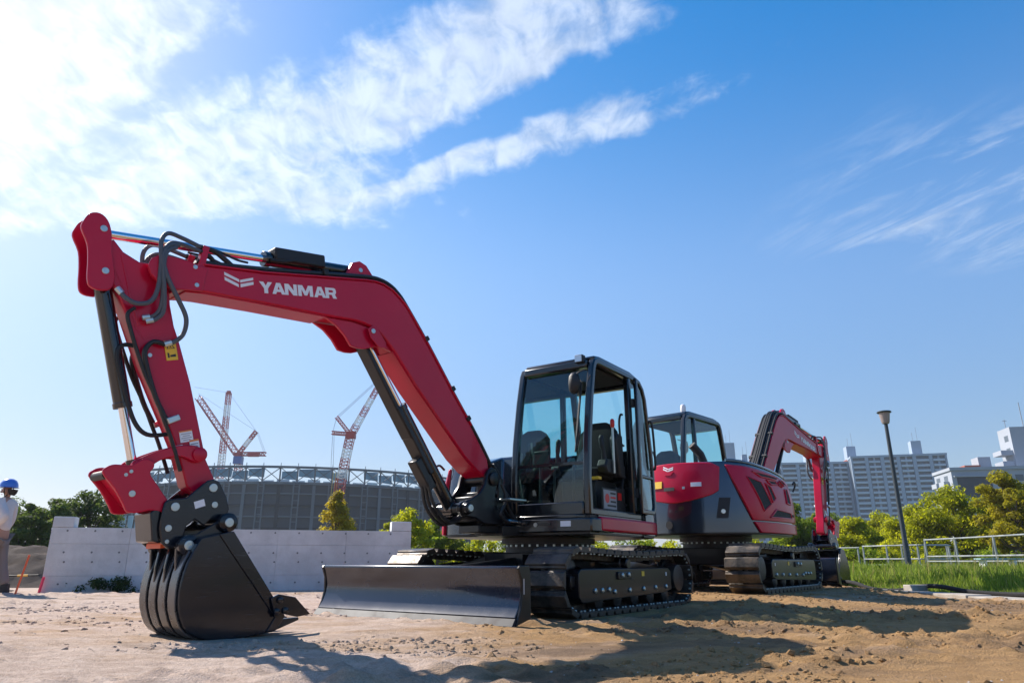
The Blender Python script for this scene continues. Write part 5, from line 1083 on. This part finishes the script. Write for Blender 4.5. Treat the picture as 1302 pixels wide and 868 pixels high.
    def pin(par, r_, z_, s_, sc_=1.0):
        for sg_ in (1, -1):
            link('pin_cap', pin_me, par, Matrix.Translation((r_, sg_*s_, z_)) @ Matrix.Diagonal((sc_, sg_*sc_, sc_, 1)))
    pin(swo, 0.0, 0.0, 0.215, 0.62); pin(swo, 0.392, -0.318, 0.28, 0.8)
    fp = MB(); fp.cyl((0,-0.213,0),(0,0.213,0),0.06,20); fp.obj('foot_pin', BLACK, root, W0)
    for sg_ in (1, -1):
        for (r_, z_, rad_) in ((0.0, 0.0, 0.072), (0.392, -0.318, 0.066)):
            g = MB(); g.lathe([(rad_, 0), (rad_, 0.022*sg_), (rad_*0.8, 0.03*sg_)], (r_, sg_*(0.2155 if r_ < 0.1 else 0.2155), z_), 'y', 22); g.obj('pin_boss', BLACK, swo)
    for k in range(6):
        yy_ = -0.15+0.06*k; g = MB()
        g.tube(smooth_path([(-0.05,yy_,0.16),(-0.16,yy_,0.04),(-0.24,yy_*1.05,-0.12-0.02*(k % 2)),(-0.30,yy_*1.1,-0.30),(-0.45,yy_*1.15,-0.40),(-0.75,yy_*1.1,-0.40)],5), 0.020, 8); g.obj('hose', RUBBER, swo)
    g = MB(); g.tube(smooth_path([(-0.10,0.24,-0.05),(-0.14,0.27,-0.20),(-0.05,0.27,-0.36),(-0.20,0.26,-0.44)],5), 0.018, 8); g.obj('hose', RUBBER, swo)
    g = MB(); g.bb(-0.36,-0.10,0.20,0.36,-0.215,-0.195); g.obj('step_plate', ZINC, swo, bevel=0.004)
    # swing cylinder rod and deck hardware in front of the cab
    sc2 = MB(); sc2.cyl((-0.40,0.20,-0.42),(0.05,0.17,-0.42),0.028,14); sc2.obj('swing_cylinder_rod', CHROME, root, W0)
    sc3 = MB(); sc3.cyl((-1.05,0.24,-0.42),(-0.40,0.20,-0.42),0.055,16); sc3.obj('swing_cylinder', BLACK, root, W0)
    # ---------------------------------------------------------------- boom
    TB = W0 @ rot2(db)
    tip = Vector((3.527, 0, 1.258)); TA = TB @ Matrix.Translation(tip) @ rot2(da) @ Matrix.Translation(-tip)
    inv = W0.inverted(); LB = inv @ TB; LA = inv @ TA
    bm_ = MB(); bm_.prism(BOOM, -0.15, 0.15); boom = bm_.obj('boom', RED, root, TB, bevel=0.012)
    fe = MB()
    for s0, s1 in ((0.1505, 0.165), (-0.165, -0.1505)):
        fe.prism([(3.20,1.36),(3.40,1.375),(3.47,1.37),(3.56,1.36),(3.62,1.31),(3.635,1.25),(3.61,1.19),(3.55,1.15),(3.45,1.115),(3.22,1.165)], s0, s1)
    for s0, s1 in ((0.10, 0.1502), (-0.1502, -0.10)): fe.prism([(3.36,1.36),(3.45,1.37),(3.53,1.365),(3.60,1.32),(3.62,1.25),(3.59,1.19),(3.53,1.15),(3.40,1.125)], s0*1.0+0.022*(1 if s0 > 0 else -1)*0, s1)
    fe.obj('tip_fork', RED, boom, bevel=0.006)
    bk_ = MB()
    for s0, s1 in ((0.085, 0.115), (-0.115, -0.085)): bk_.prism(BRACK, s0, s1)
    bk_.obj('cylinder_bracket', RED, boom, bevel=0.005)
    bo2 = MB()
    for sg_ in (1, -1):
        bo2.prism([(1.66,1.25),(1.60,1.30),(1.54,1.27),(1.44,1.16),(1.45,1.11),(1.52,1.10),(1.62,1.17)], sg_*0.1505, sg_*0.162)
    bo2.obj('pin_boss', RED, boom, bevel=0.004)
    lg = MB()
    for s0, s1 in ((0.06, 0.10), (-0.10, -0.06)): lg.prism([(1.98,1.64),(1.90,1.74),(1.84,1.88),(1.76,1.92),(1.68,1.90),(1.60,1.82),(1.50,1.735),(1.60,1.72)], s0, s1)
    lg.obj('cylinder_lug', RED, boom, bevel=0.006)
    pin(boom, 3.527, 1.258, 0.166, 0.45); pin(boom, 1.60, 1.24, 0.164, 0.55); pin(boom, 1.745, 1.83, 0.101, 0.5)
    for bz_, bx2 in ((1.34,3.30),(1.20,3.27)):
        pin(boom, bx2, bz_, 0.166, 0.4)
    # flange lines: welded cover strips on top and underneath
    def strip(name, pts_, s_, th, m_, par, wd):
        g = MB(); up_ = [(p[0], p[1]) for p in pts_]; dn = []
        for i, p in enumerate(up_):
            a = Vector(up_[max(i-1, 0)]); b = Vector(up_[min(i+1, len(up_)-1)]); t_ = (b-a).normalized(); nn = Vector((-t_.y, t_.x))*th
            dn.append((p[0]+nn.x, p[1]+nn.y))
        g.prism(up_+dn[::-1], s_-wd/2, s_+wd/2); return g.obj(name, m_, par, bevel=0.004)
    strip('top_flange', BOOM[1:14], 0, -0.014, RED, boom, 0.33)
    strip('bottom_flange', BOOM[17:22], 0, -0.012, RED, boom, 0.26)
    strip('bottom_flange', BOOM[27:31], 0, -0.012, RED, boom, 0.26)
    # lettering and emblem on both sides
    for sg_ in (1, -1):
        du = Vector((-0.708, 0, 0.150)).normalized(); dv = Vector((-du.z, 0, du.x))*-1.0
        if sg_ > 0: o_e = Vector((3.045,0,1.262)); o_t = Vector((2.751,0,1.292)); e_u, e_v = du, dv; 
        else: o_e = Vector((2.03,0,1.415)); o_t = Vector((2.33,0,1.352)); e_u, e_v = -du, dv
        off = sg_*0.1535
        eb = MB()
        for pg in CHEV: eb.add([o_e+e_u*p[0]*0.245+e_v*p[1]*0.118+Vector((0,off,0)) for p in pg], [tuple(range(len(pg)))])
        eb.obj('emblem', WHITE, boom)
        cur = 0.0
        for ch in 'YANMAR':
            wd, polys = LETTERS[ch]; gl = MB()
            for pg in polys: gl.add([o_t+e_u*(cur+p[0]*wd*0.118)+e_v*p[1]*0.098+Vector((0,off,0)) for p in pg], [tuple(range(len(pg)))])
            gl.obj('letter', WHITE, boom); cur += wd*0.118+(-0.004 if ch in 'YA' else 0.010)
    # hard lines along the top of the boom
    tops = [(3.28,1.40),(3.2,1.405),(2.725,1.505),(2.124,1.652),(1.697,1.758),(1.53,1.778),(1.40,1.755),(1.30,1.70),(1.20,1.61),(0.912,1.295),(0.525,0.835),(0.279,0.555),(0.10,0.34),(-0.06,0.13),(-0.20,-0.05),(-0.34,-0.18)]
    hs_ = [0.125, 0.085, -0.085, -0.125]
    for h_ in hs_:
        g = MB(); g.tube(smooth_path([(p[0], h_, p[1]+0.012) for p in tops], 4), 0.021, 8); g.obj('hydraulic_line', RUBBER, boom)
    for h_ in ((-0.04, 0.0, 0.04) if not near_left else ()):
        g = MB(); g.tube(smooth_path([(p[0], h_, p[1]+0.05) for p in tops[4:]], 4), 0.026, 8); g.obj('hydraulic_line', RUBBER, boom)
    for k in (2.05, 2.55): pass
    for (rr_, zz_, an) in ((2.15,1.665,-0.23),(0.93,1.325,0.88),(0.55,0.875,0.86),(0.32,0.60,0.86)):
        cl_ = MB(); cl_.box((rr_, 0, zz_), (0.05, 0.335, 0.055), Matrix.Rotation(-an, 3, 'Y')); cl_.obj('line_clamp', DARKP, boom, bevel=0.006)
    # ---------------------------------------------------------------- arm
    am = MB(); am.prism(ARM, -0.078, 0.078)
    arm = am.obj('arm', RED, root, TA, bevel=0.012)
    rv = MB()
    for sg_ in (1, -1): rv.prism([(3.42,1.0),(3.38,0.90),(3.44,0.80),(3.56,0.72),(3.63,0.80),(3.70,0.98),(3.80,1.14),(3.90,1.29),(3.80,1.31),(3.66,1.26),(3.52,1.22),(3.45,1.14)], sg_*0.0785, sg_*0.0815)
    rv.obj('arm_side_plate', RED, arm)
    sp_ = MB()
    for sg_ in (1, -1):
        sp_.prism(rounded([(4.08,1.46),(4.05,1.53),(3.99,1.555),(3.93,1.52),(3.89,1.43),(3.87,1.30),(3.82,1.12),(3.83,1.02),(3.90,0.99),(3.965,1.0),(3.99,1.06),(4.005,1.18),(4.03,1.30),(4.085,1.40)], 3), sg_*0.0786, sg_*0.104)
    sp_.obj('arm_lug_plate', RED, arm, bevel=0.006)
    wb = MB()
    for sg_ in (1, -1):
        wb.tube([(3.80,sg_*0.080,1.30),(3.70,sg_*0.080,1.02),(3.60,sg_*0.080,0.80)], 0.007, 6)
    wb.obj('weld_seam', RED, arm)
    pin(arm, 3.947, 1.446, 0.105, 0.55); pin(arm, 3.887, 1.139, 0.105, 0.55)
    for (nm, c0, sz, m_) in (('warning_decal',(3.335,0.655),(0.085,0.15),YELLOW),('decal',(3.135,0.04),(0.095,0.085),WHITE),('decal',(3.06,-0.03),(0.07,0.11),WHITE),('decal',(3.18,-0.065),(0.075,0.06),WHITE)):
        for sg_ in (1, -1):
            tilt = Matrix.Rotation(-0.36*1.0, 3, 'Y'); d = MB(); d.box((c0[0]+0.02, sg_*0.0835, c0[1]+0.02), (sz[0], 0.003, sz[1]), Matrix.Rotation(0.30, 3, 'Y')); do = d.obj(nm, m_, arm)
            ln = MB()
            if m_ is YELLOW:
                Mr = Matrix.Rotation(0.30, 3, 'Y'); cc = Vector((c0[0]+0.02, sg_*0.0855, c0[1]+0.02))
                for tri in ([(-0.032,0.012),(0.032,0.012),(0.022,0.017),(-0.022,0.017)],[(0.032,0.012),(0.0,0.066),(0.0,0.055),(0.022,0.017)],[(-0.032,0.012),(-0.022,0.017),(0.0,0.055),(0.0,0.066)],[(-0.004,0.022),(0.004,0.022),(0.004,0.042),(-0.004,0.042)],[(-0.03,-0.05),(0.012,-0.05),(0.012,-0.035),(-0.03,-0.03)],[(0.016,-0.055),(0.03,-0.055),(0.03,-0.015),(0.016,-0.02)]):
                    ln.add([cc+Mr @ Vector((p[0],0,p[1])) for p in tri], [tuple(range(len(tri)))])
            else:
                Mr = Matrix.Rotation(0.30, 3, 'Y'); cc = Vector((c0[0]+0.02, sg_*0.0855, c0[1]+0.02))
                for k in range(4):
                    zz = -sz[1]*0.36+k*sz[1]*0.18; hx = sz[0]*(0.40 if k % 2 else 0.28)
                    ln.add([cc+Mr @ Vector(p) for p in ((-hx,0,zz),(hx,0,zz),(hx,0,zz+sz[1]*0.06),(-hx,0,zz+sz[1]*0.06))], [(0,1,2,3)])
            ln.obj('printed_lines', mat('grey_print', (0.25,0.26,0.30), 0.5) if m_ is WHITE else INK, arm)
            if m_ is WHITE and sz[1] > 0.07:
                tp = MB(); cc2 = Vector((c0[0]+0.02, sg_*0.0860, c0[1]+0.02)); hx = sz[0]*0.5
                tp.add([cc2+Mr @ Vector(p) for p in ((-hx,0,sz[1]*0.38),(hx,0,sz[1]*0.38),(hx,0,sz[1]*0.5),(-hx,0,sz[1]*0.5))], [(0,1,2,3)]); tp.obj('decal_header', ORANGE, arm)
    # arm lines and hoses
    for sg_ in ((1, -1)):
        g = MB(); g.tube(smooth_path([(3.66,sg_*0.115,0.92),(3.70,sg_*0.115,0.86),(3.665,sg_*0.115,0.76),(3.60,sg_*0.112,0.62),(3.52,sg_*0.112,0.46),(3.42,sg_*0.112,0.30),(3.335,sg_*0.112,0.14),(3.27,sg_*0.112,0.02),(3.17,sg_*0.105,-0.20)],5),0.014,8); g.obj('arm_line', RUBBER, arm)
        g = MB(); g.tube(smooth_path([(3.42,sg_*0.115,0.70),(3.50,sg_*0.118,0.70),(3.545,sg_*0.115,0.62),(3.51,sg_*0.112,0.50),(3.42,sg_*0.112,0.30),(3.33,sg_*0.112,0.16)],5),0.018,8); g.obj('arm_line', RUBBER, arm)
        cb_ = MB(); cb_.box((3.285,sg_*0.125,0.16),(0.09,0.05,0.045),Matrix.Rotation(0.5,3,'Y')); cb_.obj('line_connector', ZINC, arm, bevel=0.006)
        pin(arm, 3.505, 0.60, 0.11, 0.35) if sg_ > 0 else None
    g = MB(); g.tube(smooth_path([(3.56,0.06,0.66),(3.68,0.06,0.645),(3.70,0.06,0.55),(3.62,0.06,0.33),(3.52,0.06,0.12),(3.42,0.06,0.04),(3.28,0.06,0.06)],5),0.016,8); g.obj('hose_guard', DARKP, arm)
    # ---------------------------------------------------------------- cylinders
    def P(L, r_, z_): return L @ Vector((r_, 0, z_))
    def cylinder(name, a, b, frac, rb_, rr_, ends=0.05):
        d = (b-a); n_ = d.normalized(); par = empty(name); par.parent = root; par.matrix_basis = W0
        g = MB(); g.cyl(a, a+d*frac, rb_, 20); g.cyl(a+d*(frac-0.02), a+d*frac+n_*0.012, rb_*1.1, 20); g.cyl(a+Vector((0,-ends,0)), a+Vector((0,ends,0)), rb_*1.05, 18); g.obj('cylinder_barrel', CYLB, par, bevel=0.004)
        g = MB(); g.cyl(a+d*(frac-0.01), b, rr_, 18); g.obj('cylinder_rod', CHROME, par)
        g = MB(); g.cyl(b+Vector((0,-ends,0)), b+Vector((0,ends,0)), rr_*1.5, 18); g.cyl(b-n_*0.07, b, rr_*1.3, 14); g.obj('rod_eye', CYLB, par)
        return par, a, d, n_
    ac, a, d, n_ = cylinder('arm_cylinder', P(LB,1.745,1.83), P(LA,3.947,1.446), 0.42, 0.062, 0.034)
    g = MB(); cc = a+d*0.285; xa = n_; za = Vector((xa.z*-1,0,xa.x)); Mr = Matrix((xa, Vector((0,1,0)), za)).transposed(); g.box(cc+Vector((0,0.02,0.035)), (0.50,0.15,0.12), Mr); g.obj('valve_box', DARKP, ac, bevel=0.015)
    g = MB(); g.tube([a+d*0.41+Vector((0,0.07,-0.03)), a+d*0.36+Vector((0,0.085,-0.03)), a+d*0.30+Vector((0,0.085,0.0))],0.018,8); g.obj('port_pipe', DARKP, ac)
    bcy, a, d, n_ = cylinder('boom_cylinder', P(Matrix.Identity(4),0.392,-0.318), P(LB,1.60,1.24), 0.60, 0.068, 0.038, 0.07)
    xa = n_; za = Vector((-xa.z,0,xa.x)); za = za if za.x > 0 else -za; Mr = Matrix((xa, Vector((0,1,0)), za)).transposed()
    g = MB(); g.box(a+d*0.70+za*0.075, (1.02,0.15,0.05), Mr); g.box(a+d*0.42+za*0.062, (0.75,0.16,0.06), Mr); g.obj('rod_guard', BLACK, bcy, bevel=0.012)
    g = MB(); g.box(a+d*0.25+za*0.125, (0.34,0.13,0.10), Mr); g.obj('guard_cover', BLACK, bcy, bevel=0.012)
    for k in range(3):
        g = MB(); s_ = 0.05-0.04*k; g.tube(smooth_path([a+d*0.22+za*0.14+Vector((0,s_,0)), a+d*0.10+za*(0.20+0.02*k)+Vector((0,s_,0)), a-d*0.02+za*(0.15+0.02*k)+Vector((0,s_,0)), a-d*0.06+za*0.02+Vector((0,s_,0)), a-d*0.05-za*0.15+Vector((0,s_,0))],5),0.018,8); g.obj('hose', RUBBER, bcy)
    cylinder('bucket_cylinder', P(LA,3.887,1.139), P(LA,3.452,-0.205), 0.68, 0.058, 0.031)
    # ---------------------------------------------------------------- bucket linkage
    tk = MB()
    for sg_ in (1, -1):
        tk.prism(rounded([(3.05,-0.015),(3.0,-0.06),(3.02,-0.115),(3.08,-0.125),(3.18,-0.095),(3.30,-0.125),(3.38,-0.19),(3.40,-0.25),(3.46,-0.27),(3.51,-0.225),(3.50,-0.16),(3.45,-0.13),(3.38,-0.09),(3.25,-0.03),(3.12,-0.005)]), sg_*0.085, sg_*0.112)
    tko = tk.obj('tipping_link', RED, root, TA, bevel=0.008)
    for (r_, z_) in ((3.052,-0.068),(3.452,-0.205)):
        for sg_ in (1, -1):
            g = MB(); g.lathe([(0.052,0),(0.052,0.018*sg_),(0.03,0.026*sg_)], (r_, sg_*0.112, z_), 'y', 18); g.obj('pin_boss', RED, tko)
    lk = MB()
    for sg_ in (1, -1): lk.prism(rounded(LINK), sg_*0.116, sg_*0.142)
    lk.prism([(3.62,-0.28),(3.50,-0.25),(3.35,-0.40),(3.24,-0.45),(3.28,-0.48),(3.45,-0.46)], -0.1155, 0.1155)
    lko = lk.obj('bucket_link', RED, root, TA, bevel=0.008)
    g = MB(); g.cyl((3.655,-0.115,-0.265),(3.655,0.115,-0.265),0.030,16); g.obj('link_tube', DARKP, lko)
    pin(lko, 3.487, -0.382, 0.143, 0.5); pin(lko, 3.545, -0.26, 0.143, 0.28); pin(lko, 3.515, -0.235, 0.143, 0.28)
    qc = MB()
    for sg_ in (1, -1): qc.prism(COUP, sg_*0.145, sg_*0.172)
    qc.prism([(3.26,-0.43),(3.10,-0.42),(3.0,-0.36),(2.90,-0.45),(2.93,-0.50),(3.08,-0.52),(3.13,-0.64),(3.24,-0.68)], -0.144, 0.144)
    qc.prism([(3.35,-0.50),(3.28,-0.44),(3.26,-0.70),(3.31,-0.69)], -0.14, 0.14)
    qco = qc.obj('quick_coupler', BUCK, root, TA, bevel=0.008)
    for (r_, z_, s_) in ((3.2,-0.455,0.68),(2.945,-0.305,0.70),(2.918,-0.425,0.52),(3.226,-0.601,0.52),(3.223,-0.69,0.32)): pin(qco, r_, z_, 0.173, s_)
    g = MB(); g.box((3.03,0.1735,-0.425),(0.075,0.003,0.05),Matrix.Rotation(0.35,3,'Y')); g.obj('decal', WHITE, qco)
    g = MB(); g.prism([(3.24,-0.70),(3.10,-0.68),(3.10,-0.71),(3.24,-0.735)],-0.12,0.12); g.obj('lock_flap', mat('orange_flap',(0.7,0.10,0.02),0.5), qco)
    # bucket
    inn_ = []
    for i, p in enumerate(BKT):
        a_ = Vector(BKT[max(i-1,0)]); b_ = Vector(BKT[min(i+1,len(BKT)-1)]); t_ = (b_-a_).normalized(); nn = Vector((-t_.y, t_.x))
        c_ = Vector((2.80,-1.0)); nn = nn if (c_-Vector(p)).dot(nn) > 0 else -nn
        inn_.append((p[0]+nn.x*0.022, p[1]+nn.y*0.022))
    bu = MB()
    for i in range(len(BKT)-1): pass
    n = len(BKT); vs = [(p[0], s_, p[1]) for s_ in (-0.31, 0.31) for p in BKT+inn_]; m2 = 2*n; fs = []
    for i in range(n-1): fs += [(i, i+1, m2+i+1, m2+i), (n+i, m2+n+i, m2+n+i+1, n+i+1), (i, n+i, n+i+1, i+1), (m2+i, m2+i+1, m2+n+i+1, m2+n+i)]
    fs += [(0, m2, m2+n, n), (n-1, 2*n-1, m2+2*n-1, m2+n-1)]
    bu.add(vs, fs); buo = bu.obj('bucket', BUCK, root, TA)
    for sg_ in (1, -1):
        g = MB(); g.prism(BKT, sg_*0.306, sg_*0.330); g.obj('side_plate', BUCK, buo, bevel=0.006)
        g = MB(); g.prism([(2.831,-0.614),(2.36,-1.205),(2.425,-1.300),(2.50,-1.305),(2.44,-1.21),(2.935,-0.637)], sg_*0.3305, sg_*0.342); g.obj('edge_strip', BUCK, buo, bevel=0.004)
        g = MB(); g.prism([(2.50,-1.075),(2.439,-1.05),(2.30,-1.075),(2.16,-1.20),(2.27,-1.215),(2.38,-1.19),(2.46,-1.21)], sg_*0.3425, sg_*0.365); sco = g.obj('side_cutter', BUCK, buo, bevel=0.005)
        for (r_, z_) in ((2.43,-1.09),(2.45,-1.17),(2.38,-1.165)):
            g = MB(); g.lathe([(0.024,0),(0.024,0.016*sg_),(0.012,0.022*sg_)], (r_, sg_*0.365, z_), 'y', 8); g.obj('bolt', BUCK, buo)
        g = MB(); g.prism([(2.80,-0.50),(2.875,-0.49),(2.91,-0.55),(3.06,-0.645),(3.13,-0.65),(3.175,-0.70),(3.17,-0.78),(3.155,-0.90),(3.10,-0.88),(3.05,-0.67),(2.83,-0.618),(2.775,-0.60),(2.77,-0.54)], sg_*0.195, sg_*0.225); eo = g.obj('bucket_ear', BUCK, buo, bevel=0.006)
        for (r_, z_) in ((2.838,-0.551),(3.109,-0.714)):
            g = MB(); g.lathe([(0.068,0),(0.068,0.035*sg_),(0.06,0.04*sg_)], (r_, sg_*0.225, z_), 'y', 22); g.obj('pin_boss', BUCK, buo)
    pin(buo, 2.838, -0.551, 0.266, 0.75); pin(buo, 3.109, -0.714, 0.266, 0.75)
    g = MB()
    for s0, s1 in ((-0.095, -0.065), (0.065, 0.095)): g.prism([(3.04,-0.66),(3.12,-0.66),(3.165,-0.74),(3.178,-0.86),(3.172,-0.96),(3.15,-0.96),(3.11,-0.80)], s0, s1)
    g.obj('ear_gusset', BUCK, buo, bevel=0.006)
    g = MB(); g.cyl((3.109,-0.194,-0.714),(3.109,0.194,-0.714),0.042,18); g.cyl((2.838,-0.194,-0.551),(2.838,0.194,-0.551),0.042,18); g.obj('bucket_pin', BUCK, buo)
    back = BKT[3:17]
    for k in range(4): strip('wear_strip', back, -0.237+k*0.158, -0.014 if True else 0, mat('worn_steel', (0.10,0.10,0.105), 0.28, metal=0.6, var=0.3, vscale=7), buo, 0.112)
    for k in range(4):
        s_ = -0.25+k*0.166; g = MB()
        g.add([(2.44,s_-0.05,-1.315),(2.44,s_+0.05,-1.315),(2.44,s_-0.05,-1.23),(2.44,s_+0.05,-1.23),(2.20,s_-0.025,-1.245),(2.20,s_+0.025,-1.245),(2.20,s_-0.025,-1.225),(2.20,s_+0.025,-1.225)], [(0,1,5,4),(2,6,7,3),(0,4,6,2),(1,3,7,5),(4,5,7,6),(0,2,3,1)])
        g.obj('tooth', STEEL, buo, bevel=0.006)
    # ---------------------------------------------------------------- loose hoses at the elbow of boom and arm
    I = Matrix.Identity(4)
    def pa(r_, s_, z_): return LA @ Vector((r_, s_, z_))
    def pb(r_, s_, z_): return LB @ Vector((r_, s_, z_))
    sides = (1, -1)
    for sg_ in sides:
        par = empty('hose_bundle'); par.parent = root; par.matrix_basis = W0
        hl_ = [
         ([pa(3.80,0.12,1.03), pa(3.74,0.14,0.97), pa(3.66,0.15,0.945), pa(3.575,0.16,0.985), pa(3.545,0.17,1.10), pb(3.555,0.175,1.30), pb(3.575,0.17,1.46), pb(3.53,0.155,1.545), pb(3.42,0.14,1.55), pb(3.27,0.13,1.53)], 0.017, HOSE),
         ([pa(3.60,0.115,0.86), pa(3.54,0.13,0.88), pa(3.50,0.15,0.95), pa(3.51,0.17,1.08), pb(3.545,0.18,1.26), pb(3.545,0.175,1.40), pb(3.50,0.16,1.475), pb(3.42,0.15,1.495), pb(3.27,0.14,1.49)], 0.015, HOSE),
         ([pa(3.42,0.115,0.70), pa(3.36,0.13,0.73), pa(3.31,0.15,0.80), pa(3.315,0.17,0.92), pa(3.40,0.18,1.05), pb(3.50,0.19,1.19), pb(3.55,0.185,1.33), pb(3.52,0.175,1.44), pb(3.44,0.16,1.475)], 0.017, HOSE),
         ([pa(3.57,0.115,0.84), pa(3.52,0.14,0.86), pa(3.48,0.16,0.93), pa(3.50,0.18,1.07), pb(3.535,0.19,1.24), pb(3.53,0.185,1.38), pb(3.46,0.17,1.45)], 0.016, HOSE),
         ([pb(3.27,0.13,1.53), pb(3.15,0.12,1.535), pb(3.05,0.12,1.49), pb(2.98,0.12,1.46), pb(2.85,0.12,1.485)], 0.021, RUBBER),
         ([pb(3.27,0.14,1.49), pb(3.18,0.12,1.475), pb(3.10,0.10,1.43), pb(3.0,0.10,1.44)], 0.019, RUBBER),
         ([pb(3.27,0.10,1.555), pb(3.10,0.09,1.56), pb(2.95,0.09,1.54), pb(2.85,0.08,1.55)], 0.010, RUBBER)]
        for pts_, r_, m_ in hl_:
            g = MB(); g.tube(smooth_path([(p.x, p.y*sg_, p.z) for p in pts_], 6), r_, 10); g.obj('hose', m_, par)
        for pts_, r_, m_ in hl_[:4]:
            p0, p1 = pts_[0], pts_[1]; e = (p1-p0).normalized()*0.05
            g = MB(); g.cyl((p0.x, p0.y*sg_, p0.z), (p0.x+e.x, (p0.y+e.y)*sg_, p0.z+e.z), r_*1.35, 8); g.obj('hose_fitting', ZINC, par)
        g = MB(); g.box((3.24,0.125*sg_,1.45),(0.05,0.06,0.19),Matrix.Rotation(-0.1,3,'Y')); g.obj('hose_bracket', RED, par, TB.inverted() @ TB if False else LB, bevel=0.004)
    return root

PSI1 = R(-90-35.9)
build_excavator(0.426, 8.529, PSI1, 0.0, R(35.9-34.0), R(-8.0), 0.0, 0.0, 'red and black excavator with bucket grounded beside its dozer blade and cab door open', True)
build_excavator(3.17, 11.30, R(90-37.3), 0.10, R(-5.0), 0.0, R(0.5), R(11.0), 'red and black excavator parked behind the other, showing its vented side cover', False)
